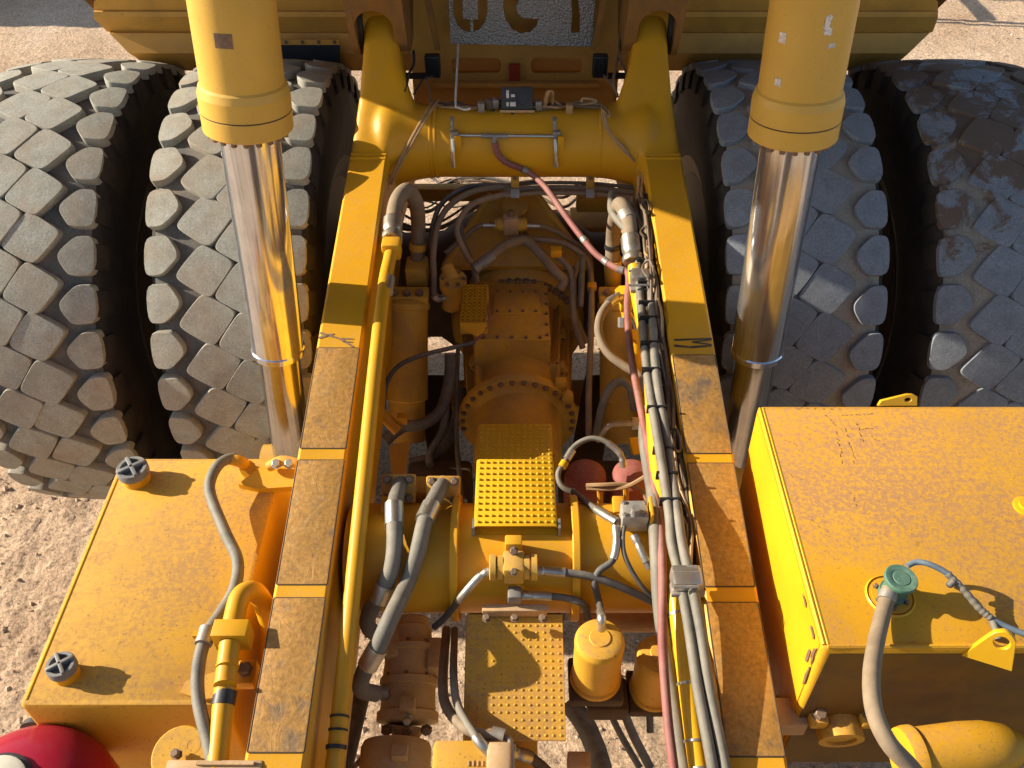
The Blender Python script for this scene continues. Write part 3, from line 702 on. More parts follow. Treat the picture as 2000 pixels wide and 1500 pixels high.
# mud flap behind the inner tyre
m = MB(); m.prism([PY(545, 86, 5.2), PY(663, 86, 5.2), PY(667, 175, 5.2), PY(548, 175, 5.2)], (0, .012, 0)); fl = obj('mud_flap', m, M_rubflap, root)
m = MB(); m.box(PY(604, 82, 5.185), (.36, .012, .03)); st = obj('flap_strip', m, M_body, fl)
for xx in (558, 590, 622, 653): bolt(fl, PY(xx, 82, 5.178), (0, -1, 0), .009, .008)

# ---- hoses, pipes and wires: (pixel x, pixel y, height)
def ferrule(parent, pts, r, L, mat, at_start=True, name='hose_fitting'):
    q = spline([Vector(p) for p in pts], 8) if len(pts) > 2 else [Vector(p) for p in pts]
    if not at_start: q = q[::-1]
    acc = 0; run = [q[0]]
    for a_, b_ in zip(q[:-1], q[1:]):
        acc += (b_ - a_).length; run.append(b_)
        if acc > L: break
    m = MB(); m.tube(run, lambda t: r * (1.28 if t < .28 else (1.05 if t < .4 else 1.22)), 10, smooth=False)
    obj(name, m, mat, parent)
def hose(pts, r, mat, name='hose', label=None, fit=None, L=.07, fitmat=None, n=10, parent=None):
    q = [p if isinstance(p, Vector) else P(*p) for p in pts]
    m = MB(); m.tube(q, r, n, 7); o = obj(name, m, mat, parent or T, label)
    for e in (fit or ''):
        ferrule(o, q, r, L, fitmat or M_steel, e == 's')
    o['_n'] = len(pts)
    return o, q
def band(o, q, t, r, w_=.012, mat=None, name='zip_tie'):
    i = t * (len(q) - 1); k = min(int(i), len(q) - 2); p = q[k].lerp(q[k + 1], i - k); d = (q[k + 1] - q[k]).normalized()
    m = MB(); m.lathe(p - d * w_ / 2, d, [(0, r), (w_, r)], 10); obj(name, m, mat or M_tie, o)

# left hoist pipe beside the rail, hose bend at its head
pts = [(640, 1560, 1.92), (655, 1480, 1.94), (700, 1040, 2.14), (745, 600, 2.32), (763, 495, 2.35)]
pipe, q = hose(pts, .031, M_yel, 'hydraulic_pipe', 'long yellow pipe beside the rail', n=16)
band(pipe, [P(757, 545, 2.335), P(753, 570, 2.325)], .5, .036, .085, M_steel, 'pipe_clamp')
band(pipe, [P(663, 1400, 1.98), P(657, 1460, 1.96)], 0, .034, .006); band(pipe, [P(663, 1400, 1.98), P(655, 1475, 1.95)], .35, .034, .006); band(pipe, [P(663, 1400, 1.98), P(655, 1475, 1.95)], .8, .036, .012)
pb = P(765, 485, 2.355); m = MB(); m.box(pb, (.088, .08, .09), bev=.012); pn = obj('pipe_union', m, M_yel, pipe)
h, q = hose([(766, 470, 2.36), (768, 430, 2.38), (776, 392, 2.40), (795, 372, 2.40), (812, 395, 2.3), (817, 440, 2.1), (815, 510, 1.9)], .040, M_hoset, 'hose', 'thick hose bent over like a hook', 's', .14, n=14)
band(h, q, .93, .047, .04, M_dirt, 'hose_clamp'); m = MB(); m.box(P(815, 530, 1.86), (.12, .13, .12), bev=.012); obj('flange_block', m, M_dirt, h)
# rusty thin pipe left of it, in the gap beside the rail
hose([(598, 1500, 1.62), (640, 1290, 1.72), (652, 1215, 1.76), (680, 1000, 1.85), (697, 860, 1.9), (710, 740, 1.95)], .012, M_brown, 'thin_pipe')
hose([(697, 905, 2.0), (696, 860, 2.02), (705, 800, 2.0), (716, 730, 2.0)], .014, M_yel, 'thin_pipe')
# right hoist pipe and hoses
pts = [(1376, 1560, 1.90), (1362, 1480, 1.92), (1328, 1220, 2.05), (1303, 1040, 2.12), (1282, 880, 2.14), (1268, 700, 2.18), (1243, 560, 2.26), (1240, 520, 2.3)]
pipe2, q2 = hose(pts, .034, M_yel2, 'hydraulic_pipe', 'long yellow pipe under grey hoses', n=16)
for t in (.10, .16, .22, .30): band(pipe2, q2, t, .038, .008, M_steel, 'pipe_tie')
h, q = hose([(1237, 512, 2.30), (1232, 470, 2.34), (1226, 425, 2.38), (1212, 400, 2.40), (1205, 415, 2.30), (1198, 455, 2.10), (1196, 505, 1.95)], .040, M_hoset, 'hose', 'thick tan hose bent over by the right rail', 's', .14, n=14)
band(h, q, .35, .044, .05, M_steeld, 'hose_wrap'); band(h, q, .92, .048, .02, M_tie, 'hose_clamp')
m = MB(); m.cyl(P(1197, 505, 1.95), P(1197, 560, 1.75), .05, .045); obj('stub_pipe', m, M_dirt, h)
rnd = random.Random(2)
for dx, r, mat in ((0, .019, M_hoseg), (22, .019, M_hoseg)):
    jt = lambda: rnd.uniform(-3, 3)
    pts = [(1192 + dx * 2.0, 378 + dx * .6, 2.34), (1198 + dx * 1.9, 415, 2.36), (1222 + dx * 1.3, 450, 2.36), (1243 + dx, 485, 2.33), (1247 + dx, 540, 2.30), (1253 + dx * .9, 620, 2.29), (1266 + dx * .8, 740, 2.26), (1287 + dx * .7, 880, 2.24), (1304 + dx * .8, 1000, 2.24), (1312 + dx * .9, 1060, 2.24), (1330 + dx * .8, 1125, 2.22), (1345 + dx, 1220, 2.18), (1365 + dx, 1350, 2.12), (1392 + dx, 1500, 2.06), (1400 + dx, 1560, 2.04)]
    pts = [(x + jt(), y, z + rnd.uniform(-.012, .012)) for x, y, z in pts]
    h, q = hose(pts, r, mat, 'hose', 'grey hose of the long pair beside the rail')
    if dx:
        for t in (.19, .25, .285, .30, .335, .36, .39, .42, .46, .50, .53, .56): 
            i = t * (len(q) - 1); kk = int(i); p = q[kk].lerp(q[kk + 1], i - kk) + Vector((-.020, 0, 0)); d = (q[kk + 1] - q[kk]).normalized()
            m = MB(); m.box(p, (.082, .008, .043)); obj('zip_tie', m, M_tie, h)
        for (xx, yy, zz, sz) in ((1252, 543, 2.30, (.10, .075, .075)), (1340, 1132, 2.22, (.105, .085, .07))):
            m = MB(); m.box(P(xx, yy, zz), sz, bev=.014); c = obj('hose_clamp', m, M_clean, h, 'bright metal clamp')
            m = MB(); m.box(P(xx + 2, yy + 20, zz - .02), (sz[0] * 1.1, .05, .02), bev=.003); obj('clamp_base', m, M_steeld, h)
            for sgn in (-1, 1): m = MB(); m.tube([P(xx - 24, yy + sgn * 14, zz + .03), P(xx + 24, yy + sgn * 14, zz + .03)], .006, 6, smooth=False); obj('clamp_rim', m, M_steeld, h)
# heavy grey hose from mid frame
h, q = hose([(1262, 800, 2.05), (1258, 850, 2.06), (1264, 900, 2.05), (1274, 960, 2.12), (1278, 1010, 2.16), (1282, 1080, 2.16), (1290, 1200, 2.05), (1320, 1400, 1.9), (1345, 1560, 1.82)], .025, M_hoseg, 'hose', 'heavy grey hose in mid frame')
# red / pink hose from the cross tube
rp = [PTUBE(966, 278, TY, TZ, TRAD + .02), PTUBE(972, 300, TY, TZ, TRAD + .02), PTUBE(990, 318, TY, TZ, TRAD + .02), PTUBE(1030, 335, TY, TZ, TRAD + .02)]
rest = [(1062, 362, 2.32), (1098, 412, 2.3), (1130, 455, 2.28), (1160, 492, 2.26), (1185, 512, 2.25), (1208, 526, 2.25), (1224, 530, 2.25), (1228, 548, 2.24), (1225, 600, 2.22), (1232, 690, 2.16), (1250, 790, 2.12), (1262, 850, 2.10), (1280, 960, 2.14), (1292, 1060, 2.18), (1294, 1160, 2.14), (1294, 1260, 2.08), (1304, 1400, 2.0), (1316, 1500, 1.95), (1322, 1560, 1.93)]
q = rp + [P(*p) for p in rest]
m = MB(); m.tube(q, .0165, 10, 6); rh = part('hose', m, M_hoser, 'faded red hose running down from the cross tube')
for t in (.13, .29, .36, .42): band(rh, q, t, .019, .03, M_steeld, 'hose_sleeve')
# grey steel tee rod on the cross tube
def tb(x, y, d=.015): return PTUBE(x, y, TY, TZ, TRAD + d)
m = MB(); m.tube([tb(888, 264), tb(1086, 266)], .008, 8, smooth=False); mr = part('grease_manifold', m, M_steel, 'thin steel grease line across the tube')
m = MB(); m.tube([tb(940, 265), tb(992, 266)], .014, 8, smooth=False); m.tube([tb(966, 262, .01), tb(966, 282, .02)], .013, 8, smooth=False); obj('tee_fitting', m, M_steeld, mr)
for xx in (887, 1087):
    m = MB(); m.box(tb(xx, 264, .012), (.04, .03, .05), bev=.005); bl = obj('end_block', m, M_steeld, mr)
    m = MB(); m.tube([tb(xx - 3, 272), tb(xx - 3, 326, .02)], lambda t: .011 if t < .4 or .6 < t < .85 else .008, 8, 1, smooth=False); m.tube([tb(xx - 3, 272), tb(xx - 2, 290, .02), tb(xx - 2, 300, .02), tb(xx, 326, .025)], .011, 8, 2); obj('grease_nipple', m, M_steel, mr)
    m = MB(); m.tube([tb(xx - 3, 258), tb(xx - 4, 236, .03)], .009, 8, smooth=False); m.lathe(tb(xx - 4, 234, .03), (0, -.3, 1), [(0, .013), (.012, .013)], 8); obj('bleed_valve', m, M_steeld, mr)
    m = MB(); m.box(tb(xx + 8, 290, .004), (.035, .008, .14)); obj('back_plate', m, M_yel, mr)
# wiring on top of the tube
rnd = random.Random(3)
for k in range(5):
    pts = []
    for i in range(9):
        x = 850 + 40 * i; pts.append(P(x, 203 + rnd.uniform(-6, 10), 2.605 + rnd.uniform(-.01, .02)))
    m = MB(); m.tube(pts, .006, 6, 5); part('wiring_loom', m, M_wire if k % 2 else M_wirek, 'tan wires tied along the cross tube')
for pts in ([(850, 195, 2.62), PTUBE(835, 215, TY, TZ, .226), PTUBE(808, 262, TY, TZ, .226), PTUBE(785, 305, TY, TZ, .226), (760, 355, 2.36), (752, 400, 2.3)], [(856, 196, 2.63), PTUBE(842, 216, TY, TZ, .226), PTUBE(812, 266, TY, TZ, .226), PTUBE(788, 310, TY, TZ, .226), (764, 360, 2.35)],
            [(1170, 200, 2.62), PTUBE(1180, 225, TY, TZ, .226), PTUBE(1192, 260, TY, TZ, .226), PTUBE(1222, 292, TY, TZ, .226), PTUBE(1248, 330, TY, TZ, .226), (1256, 380, 2.38)], [(1170, 200, 2.62), PTUBE(1190, 220, TY, TZ, .226), PTUBE(1187, 228, TY, TZ, .226), PTUBE(1176, 215, TY, TZ, .226), PTUBE(1184, 250, TY, TZ, .226), PTUBE(1215, 290, TY, TZ, .226), PTUBE(1240, 315, TY, TZ, .226)],
            [(1080, 195, 2.64), (1100, 208, 2.62), (1120, 208, 2.62), (1165, 198, 2.64), (1140, 192, 2.66), (1135, 200, 2.64)], [(1062, 208, 2.62), (1068, 182, 2.7), (1075, 180, 2.7), (1080, 205, 2.62)], [(1065, 208, 2.62), (1072, 180, 2.72), (1080, 182, 2.7), (1078, 205, 2.62)]):
    hose(pts, .007, M_wire, 'wire', n=6)
for xx, mat in ((940, M_steeld), (955, M_wirek), (968, M_steeld), (1112, M_wire), (1052, M_steeld)):
    m = MB(); m.box(P(xx, 205 + rnd.uniform(-4, 8), 2.63), (.035, .04, .05), bev=.005); part('cable_connector', m, mat)
hose([(1000, 220, 2.6), (1010, 238, 2.55), (1030, 248, 2.53), (1050, 235, 2.56), (1055, 215, 2.6)], .0075, M_black, 'wire', 'short black wire loop'); hose([(962, 215, 2.6), (964, 240, 2.54), (965, 252, 2.52)], .012, M_black, 'wire')
# monitor box on the tube
mbx = P(1010, 192, 2.66); m = MB(); m.box(mbx, (.165, .05, .115), rot=Matrix.Rotation(R(-28), 3, 'X').to_quaternion(), bev=.006); cb = part('sensor_box', m, M_black, 'small black sensor box on the cross tube')
Rm = Matrix.Translation(mbx) @ Matrix.Rotation(R(-28), 4, 'X')
m = MB(); m.lathe(Rm @ Vector((.028, -.026, -.005)), Rm.to_3x3() @ Vector((0, -1, 0)), [(0, .036), (.006, .036), (.006, .028), (.003, .026), (.003, 0)], 20); obj('speaker_ring', m, M_black, cb)
for (a_, b_, w_, h_) in ((-.05, .02, .014, .04), (-.022, .012, .02, .014), (-.022, -.03, .03, .022), (-.05, -.03, .012, .02)):
    m = MB(); m.box((0, 0, 0), (w_, .003, h_), M=Rm @ Matrix.Translation((a_, -.027, b_))); obj('label_sticker', m, M_stick, cb)
m = MB(); m.box((0, 0, 0), (.18, .06, .012), M=Rm @ Matrix.Translation((0, 0, -.066))); obj('box_shelf', m, M_brown, cb)
# white pull cord
hose([(895, 86, 2.74), (892, 150, 2.68), (890, 203, 2.64), (895, 210, 2.63), (908, 214, 2.62), (919, 212, 2.63)], .006, M_white, 'cord', 'white pull cord', n=6)
# work lights
for s, xx in ((-1, 845), (1, 1172)):
    p = PY(xx, 128, 4.86); m = MB(); m.box(p, (.085, .06, .125), bev=.01); wl = part('work_light', m, M_black, 'black finned work light')
    for k in range(6): m = MB(); m.box(p + Vector((-.034 + .0136 * k, -.036, 0)), (.005, .02, .11)); obj('cooling_fin', m, M_black, wl)
    m = MB(); m.box(PY(xx - s * -1 * 0 + (-45 if s < 0 else 48), 148, 4.88), (.19, .02, .03)); obj('light_bracket', m, M_black, wl)
hose([(808, 100, 2.76), (808, 125, 2.74), (800, 142, 2.72), (794, 165, 2.7), (790, 180, 2.68)], .008, M_black, 'wire', n=6)
hose([(845, 150, 2.68), (832, 152, 2.7), (822, 160, 2.7), (808, 185, 2.68)], .006, M_black, 'wire', n=6); hose([(832, 150, 2.7), (838, 175, 2.66), (842, 205, 2.62)], .005, M_wirek, 'wire', n=6)
for pts in ([(1235, 20, 2.85), (1215, 70, 2.8), (1205, 120, 2.74), (1198, 160, 2.7), (1206, 185, 2.66)], [(1222, 40, 2.85), (1208, 95, 2.78), (1222, 140, 2.7), (1230, 150, 2.7)], [(1180, 148, 2.68), (1198, 170, 2.68), (1207, 190, 2.64)]):
    hose(pts, .0075, M_wirek, 'wire', n=6)

# pipes clipped under the cross tube
for yy, r in ((358, .010), (368, .016), (378, .013)):
    h, q = hose([(985, yy + 4, 2.2), (1060, yy - 1, 2.2), (1150, yy, 2.2), (1238, yy + 8, 2.2)], r, M_hoset, 'cross_pipe')
for xx in (1006, 1153):
    m = MB(); m.box(P(xx, 355, 2.235), (.045, .09, .02), rot=Matrix.Rotation(R(55), 3, 'X').to_quaternion(), bev=.004); c = part('pipe_bracket', m, M_yel); bolt(c, P(xx, 348, 2.25), (0, -.8, .6), .012, .015)
    m = MB(); m.box(P(xx, 378, 2.21), (.05, .05, .02), rot=Matrix.Rotation(R(55), 3, 'X').to_quaternion(), bev=.004); obj('saddle_clamp', m, M_steeld, c)
hose([(1000, 364, 2.2), (930, 372, 2.2), (880, 400, 2.15), (855, 440, 2.1), (846, 500, 2.0), (848, 540, 1.9), (850, 580, 1.8), (872, 582, 1.78)], .017, M_hoset, fit='e')
hose([(1000, 376, 2.2), (930, 395, 2.2), (900, 425, 2.15), (893, 455, 2.1), (910, 495, 2.0), (925, 520, 1.9), (932, 552, 1.85)], .016, M_hoset)
hose([(985, 362, 2.21), (915, 365, 2.2), (868, 392, 2.15), (848, 430, 2.1), (842, 480, 2.0), (850, 520, 1.9)], .014, M_hose)
# balance valve behind the axle dome
vb = P(998, 438, 2.0); m = MB(); m.box(vb, (.085, .075, .11), bev=.01); vv = part('hydraulic_valve', m, M_brown, 'small valve block above the axle')
for s in (-1, 1): m = MB(); m.lathe(vb + Vector((s * .04, 0, 0)), (s, 0, 0), [(0, .04), (.035, .04), (.04, .034), (.05, .034)], 16); obj('end_cap', m, M_dirt, vv)
m = MB(); m.cyl(vb + Vector((0, 0, .05)), vb + Vector((0, 0, .09)), .018, .014, 8); obj('valve_nut', m, M_bolt, vv)
hose([(968, 440, 2.0), (935, 442, 2.0), (905, 465, 1.95), (870, 495, 1.9)], .014, M_hoset, fit='s', L=.06); hose([(1028, 440, 2.0), (1070, 445, 1.98), (1120, 472, 1.9), (1150, 500, 1.85), (1155, 540, 1.8), (1153, 640, 1.7)], .015, M_hoset, fit='s', L=.06)
hose([(1000, 465, 1.96), (1050, 468, 1.95), (1100, 475, 1.94), (1140, 500, 1.9), (1153, 530, 1.85), (1155, 620, 1.8), (1150, 760, 1.6), (1150, 850, 1.5)], .017, M_hoset)
h, q = hose([(925, 525, 1.9), (955, 505, 1.93), (985, 480, 1.97), (1025, 470, 1.97), (1055, 495, 1.94), (1085, 530, 1.9), (1103, 548, 1.86), (1095, 565, 1.82)], .028, M_hoset, 'hose', 'thick hose arching over the axle dome', 's', .12, M_steeld)
hose([(1085, 498, 1.93), (1105, 515, 1.92), (1118, 540, 1.88), (1122, 620, 1.75), (1138, 680, 1.6)], .018, M_hoset); hose([(1138, 500, 1.95), (1136, 545, 1.9), (1134, 600, 1.8)], .017, M_hose); hose([(1128, 515, 1.9), (1118, 560, 1.85), (1122, 610, 1.75), (1145, 670, 1.6)], .016, M_hoset)
m = MB(); m.box(P(1086, 492, 1.96), (.06, .05, .05), bev=.006); part('clamp_block', m, M_yel)
m = MB(); m.box(P(1156, 560, 1.84), (.05, .04, .04), bev=.006); part('clamp_block', m, M_yel)
hose([(900, 440, 2.05), (905, 470, 2.0), (925, 520, 1.9)], .013, M_hose)

# perforated connector guard left of the gear case
A, B, C_, D_ = P(905, 556, 1.92), P(952, 556, 1.92), P(950, 628, 1.9), P(898, 628, 1.9)
def gridplate(name, A, B, C_, D_, nx, ny, bw, mat, label):
    def at(u, v): return (A * (1 - u) + B * u) * (1 - v) + (D_ * (1 - u) + C_ * u) * v
    nrm = (B - A).cross(A - D_).normalized(); m = MB()
    for i in range(nx + 1):
        u = i / nx; w_ = bw / nx; m.prism([at(max(u - w_, 0), 0), at(min(u + w_, 1), 0), at(min(u + w_, 1), 1), at(max(u - w_, 0), 1)], nrm * -.004)
    for j in range(ny + 1):
        v = j / ny; w_ = bw / ny; m.prism([at(.001, max(v - w_, 0)) , at(.999, max(v - w_, 0)), at(.999, min(v + w_, 1)), at(.001, min(v + w_, 1))], nrm * -.0034)
    o = part(name, m, mat, label); m = MB()
    z = Vector((0, 0, -.08))
    for p, q_ in ((A, D_), (B, C_), (A, B), (D_, C_)): m.prism([p + z * .06, q_ + z * .06, q_ + z, p + z], ((q_ - p).cross(z)).normalized() * .004)
    m.prism([A + z, B + z, C_ + z, D_ + z], (0, 0, -.004)); obj('guard_side', m, M_dirt, o); return o
gg = gridplate('perforated_guard', A, B, C_, D_, 5, 11, .26, M_yel, 'small perforated yellow guard')
m = MB(); m.prism([P(898, 630, 1.9), P(950, 630, 1.9), P(946, 646, 1.86), P(932, 655, 1.84), P(900, 640, 1.86)], (0, 0, -.01)); obj('guard_lip', m, M_yel, gg)
hose([(945, 560, 1.9), (952, 600, 1.9), (955, 625, 1.88), (940, 655, 1.83), (925, 668, 1.8)], .007, M_hoser, 'wire', n=6)
hose([(928, 668, 1.8), (880, 680, 1.78), (820, 695, 1.75), (775, 718, 1.72), (752, 760, 1.65), (750, 830, 1.55)], .012, M_hose); hose([(895, 670, 1.7), (892, 760, 1.5), (893, 880, 1.4), (905, 1000, 1.3)], .012, M_hose)
m = MB(); m.cyl(P(885, 560, 1.84), P(880, 600, 1.70), .055, .05, 14); m.cyl(P(885, 545, 1.90), P(885, 560, 1.84), .075, .075, 14); sw = part('rotary_joint', m, M_dirt)
for k in range(6): bolt(sw, P(885, 545, 1.90) + Vector((.058 * math.cos(k * 1.05), .058 * math.sin(k * 1.05), .0)), (0, 0, 1), .01, .012)
m = MB(); m.cyl(P(872, 520, 1.93), P(885, 548, 1.88), .035, .04, 12); obj('joint_neck', m, M_dirt, sw)
# suspension struts beside the gear case
for s, x in ((-1, 795), (1, 1212)):
    a_, b_ = P(x, 585, 1.78), P(x, 860, 1.15); m = MB(); m.lathe(a_, b_ - a_, [(0, .10), (.02, .125), (.05, .125), (.06, .115), (.55, .115), (.56, .10), ((b_ - a_).length, .10)], 28); su = part('suspension_strut', m, M_dirt)
    m = MB(); m.box(P(x - s * -4, 577, 1.82), (.26, .10, .05), bev=.01); obj('strut_cap', m, M_dirt, su)
    for k in range(3): bolt(su, P(x - 26 + 25 * k, 573, 1.85), (0, -.3, 1), .019, .022)
# dark hoses low on the left
h, q = hose([(880, 690, 1.7), (878, 740, 1.6), (862, 800, 1.5), (825, 828, 1.45), (785, 835, 1.42), (750, 862, 1.4)], .032, M_hose, n=12)
hose([(905, 760, 1.4), (880, 850, 1.3), (850, 890, 1.25), (800, 905, 1.25)], .028, M_hose, n=12); hose([(872, 780, 1.5), (865, 840, 1.4), (840, 885, 1.3), (840, 910, 1.3)], .022, M_hose)
m = MB(); m.tube([P(742, 805, 1.62), P(778, 842, 1.55)], .03, 10, smooth=False); m.box(P(786, 818, 1.60), (.05, .04, .05), bev=.004); part('support_bracket', m, M_yel)
m = MB(); m.prism([P(760, 870, 1.55), P(800, 860, 1.55), P(790, 925, 1.5), P(765, 930, 1.5)], (0, 0, -.03)); part('support_bracket', m, M_dirt)
# right-hand side valve cluster in the light
m = MB(); m.box(P(1222, 590, 2.0), (.06, .09, .07), bev=.01); m.cyl(P(1216, 575, 2.05), P(1224, 620, 1.93), .028, .024, 10); vc = part('shutoff_valve', m, M_yel2, 'bright yellow shut-off valve')
m = MB(); m.cyl(P(1214, 566, 2.08), P(1216, 575, 2.05), .036, .036, 6); obj('valve_nut', m, M_yel2, vc); m = MB(); m.cyl(P(1215, 620, 1.94), P(1214, 640, 1.9), .022, .02, 8); obj('valve_nut', m, M_steel, vc)
h, q = hose([(1212, 578, 2.05), (1190, 592, 2.06), (1172, 620, 2.05), (1170, 655, 2.02), (1188, 690, 1.98), (1220, 715, 1.95), (1250, 735, 1.93), (1262, 770, 1.9)], .021, M_hoset, 'hose', 'looping tan hose by the yellow valve', 's', .10, n=12)
h, q = hose([(1226, 610, 2.0), (1238, 630, 1.98), (1246, 655, 1.95)], .016, M_steel, 'steel_elbow', n=10)
m = MB(); m.cyl(P(1246, 655, 1.95), P(1246, 730, 1.72), .036, .036, 16); ac = part('small_accumulator', m, M_yel2); m = MB(); m.cyl(P(1246, 652, 1.97), P(1246, 660, 1.94), .04, .04, 16); obj('end_cap', m, M_yel2, ac)
hose([(1165, 850, 1.5), (1178, 790, 1.72), (1195, 755, 1.80), (1215, 745, 1.82), (1232, 760, 1.80), (1240, 800, 1.7)], .022, M_hoseg, fit='', n=12)
h, q = hose([(1168, 860, 1.6), (1185, 835, 1.72), (1200, 828, 1.74), (1248, 827, 1.74)], .014, M_steel, 'steel_elbow', n=10); m = MB(); m.cyl(P(1234, 827, 1.74), P(1252, 827, 1.74), .03, .03, 6); obj('hex_nut', m, M_steel, h)
m = MB(); m.prism([P(1230, 855, 1.76), P(1254, 852, 1.76), P(1254, 885, 1.7), P(1238, 888, 1.7), P(1230, 870, 1.72)], (0, .02, -.03)); part('support_bracket', m, M_yel2)
# maroon filter domes
for x, y in ((1145, 912), (1236, 912)):
    c = P(x, y, 1.86); m = MB(); m.lathe(c + Vector((0, 0, -.30)), (0, -.06, 1), [(0, .05), (.04, .08), (.08, .093), (.23, .095), (.265, .088), (.285, .07), (.297, .04), (.30, 0)], 32); part('filter_dome', m, M_maroon, 'maroon domed filter housing')
h, q = hose([(1128, 965, 1.91), (1098, 950, 1.93), (1090, 925, 1.95), (1105, 900, 1.97), (1122, 872, 1.99), (1150, 857, 2.01), (1178, 860, 2.01), (1200, 875, 1.99), (1213, 890, 1.97), (1218, 912, 1.93)], .012, M_hoseg, 'hose', 'hose looping over the maroon domes', 'e', .13)
band(h, q, .38, .018, .05, M_steel, 'hose_fitting'); band(h, q, .30, .019, .03, M_yel2, 'hose_fitting')
h, q = hose([(1120, 960, 2.0), (1150, 985, 2.08), (1180, 1005, 2.14), (1205, 1020, 2.16)], .014, M_hose, fit='e', L=.12)
for pts in ([(1145, 948, 1.95), (1180, 947, 1.97), (1220, 946, 1.97), (1250, 955, 1.95), (1268, 985, 1.91)], [(1145, 954, 1.94), (1190, 955, 1.95), (1225, 950, 1.97), (1262, 930, 2.01)]): hose(pts, .009, M_wire, 'wire', n=6)
for xx in (1171, 1222): m = MB(); m.cyl(P(xx, 950, 1.94), P(xx + 2, 992, 1.8), .012, .012, 8); part('support_post', m, M_yel)
# aluminium solenoid block on the front tube
sb = TF(1238, 1008, .06); m = MB(); m.box(sb, (.098, .08, .09), bev=.006); vb2 = part('solenoid_block', m, M_alu, 'grey cast solenoid block')
for dx, dy in ((-.042, -.03), (.042, -.03), (-.042, .03), (.042, .03)): bolt(vb2, sb + Vector((dx * .93, dy * .93, .045)), (0, 0, 1), .008, .006, M_steel)
m = MB(); m.box(sb + Vector((.06, 0, -.0)), (.012, .09, .13), bev=.003); obj('mount_plate', m, M_yel, vb2)
m = MB(); m.cyl(sb + Vector((0, -.02, .04)), sb + Vector((0, -.02, .075)), .02, .016, 10); obj('solenoid_coil', m, M_steeld, vb2)
hose([TF(1222, 1015, .05), TF(1216, 1050, .05), TF(1222, 1090, .05), TF(1250, 1140, .05), TF(1285, 1175, .05)], .009, M_hose)
h, q = hose([TF(1203, 1028, .05), TF(1204, 1062, .05), TF(1196, 1095, .05), TF(1170, 1115, .05), TF(1162, 1140, .05), TF(1170, 1175, .05), (1175, 1205, 2.12), (1175, 1228, 2.06)], .013, M_hose, 'hose', 'black hose with steel ends down to the canister', 'se', .12)
hose([TF(1238, 1045, .05), TF(1252, 1075, .05), TF(1268, 1110, .05)], .013, M_hose, fit='s', L=.1)
# valve on the front tube
vb = TF(1003, 1108, .05); m = MB(); m.box(vb, (.076, .09, .09), bev=.008); vf = part('hydraulic_valve', m, M_dirt, 'yellow valve block on the front cross tube')
for s in (-1, 1): m = MB(); m.lathe(vb + Vector((s * .038, 0, 0)), (s, 0, 0), [(0, .045), (.02, .045), (.02, .039), (.027, .039), (.027, .048), (.047, .048), (.05, .043)], 20); obj('end_cap', m, M_dirt, vf)
m = MB(); m.box(TF(1003, 1066, .03), (.063, .045, .08), bev=.006); br = obj('valve_bracket', m, M_yel, vf); bolt(vf, TF(1003, 1075, .075), (0, -.7, .7), .014, .018); bolt(vf, TF(1003, 1116, .098), (0, -.5, .8), .013, .02)
m = MB(); m.box(TF(1005, 1162, .05), (.05, .05, .045), bev=.005); obj('outlet_fitting', m, M_steeld, vf)
h, q = hose([TF(957, 1115, .05), TF(935, 1128, .05), TF(900, 1168, .05), (870, 1205, 1.85), (848, 1225, 1.79)], .013, M_hose, fit='s', L=.16)
h, q = hose([TF(1050, 1115, .05), TF(1080, 1116, .05), TF(1150, 1125, .05), TF(1210, 1145, .05), TF(1285, 1180, .05)], .015, M_hose, fit='s', L=.10)
h, q = hose([TF(1020, 1163, .05), TF(1060, 1164, .05), TF(1105, 1168, .05), TF(1140, 1182, .05), (1150, 1215, 1.74)], .014, M_hose, fit='s', L=.10)
# twin suction hoses on the left with bolted flanges
mb_ = P(828, 962, 1.98); m = MB(); m.box(mb_, (.27, .09, .11), bev=.01); man = part('manifold_block', m, M_dust, 'bolted manifold block with two flanges')
for x, y in ((779, 946), (866, 950)):
    c = P(x, y + 8, 2.09); m = MB(); m.box(c, (.135, .115, .032), rot=Matrix.Rotation(R(42), 3, 'X').to_quaternion(), bev=.008); f = obj('flange', m, M_dust, man)
    for dx in (-.044, .044):
        for dy in (-.037, .037): bolt(f, c + Matrix.Rotation(R(42), 3, 'X') @ Vector((dx, dy, .017)), (0, -.67, .74), .014, .016)
h, q = hose([(784, 940, 2.10), (776, 962, 2.14), TF(770, 1000, .05), TF(771, 1060, .05), TF(765, 1110, .05), TF(745, 1160, .05), (722, 1195, 1.92), (720, 1225, 1.82), (745, 1245, 1.74)], .031, M_hoseg, 'hose', 'thick grey suction hose, shorter', n=14)
band(h, q, .26, .037, .09, M_steel, 'hose_ferrule'); band(h, q, .62, .038, .07, M_steel, 'hose_ferrule')
h, q = hose([(866, 942, 2.10), (852, 968, 2.14), TF(832, 1010, .05), TF(815, 1080, .05), TF(795, 1140, .05), (762, 1210, 2.08), (735, 1270, 2.0), (712, 1310, 1.92), (705, 1345, 1.80), (735, 1355, 1.72)], .031, M_hoseg, 'hose', 'thick grey suction hose, longer', n=14)
band(h, q, .20, .037, .09, M_steel, 'hose_ferrule'); band(h, q, .70, .038, .09, M_steel, 'hose_ferrule')
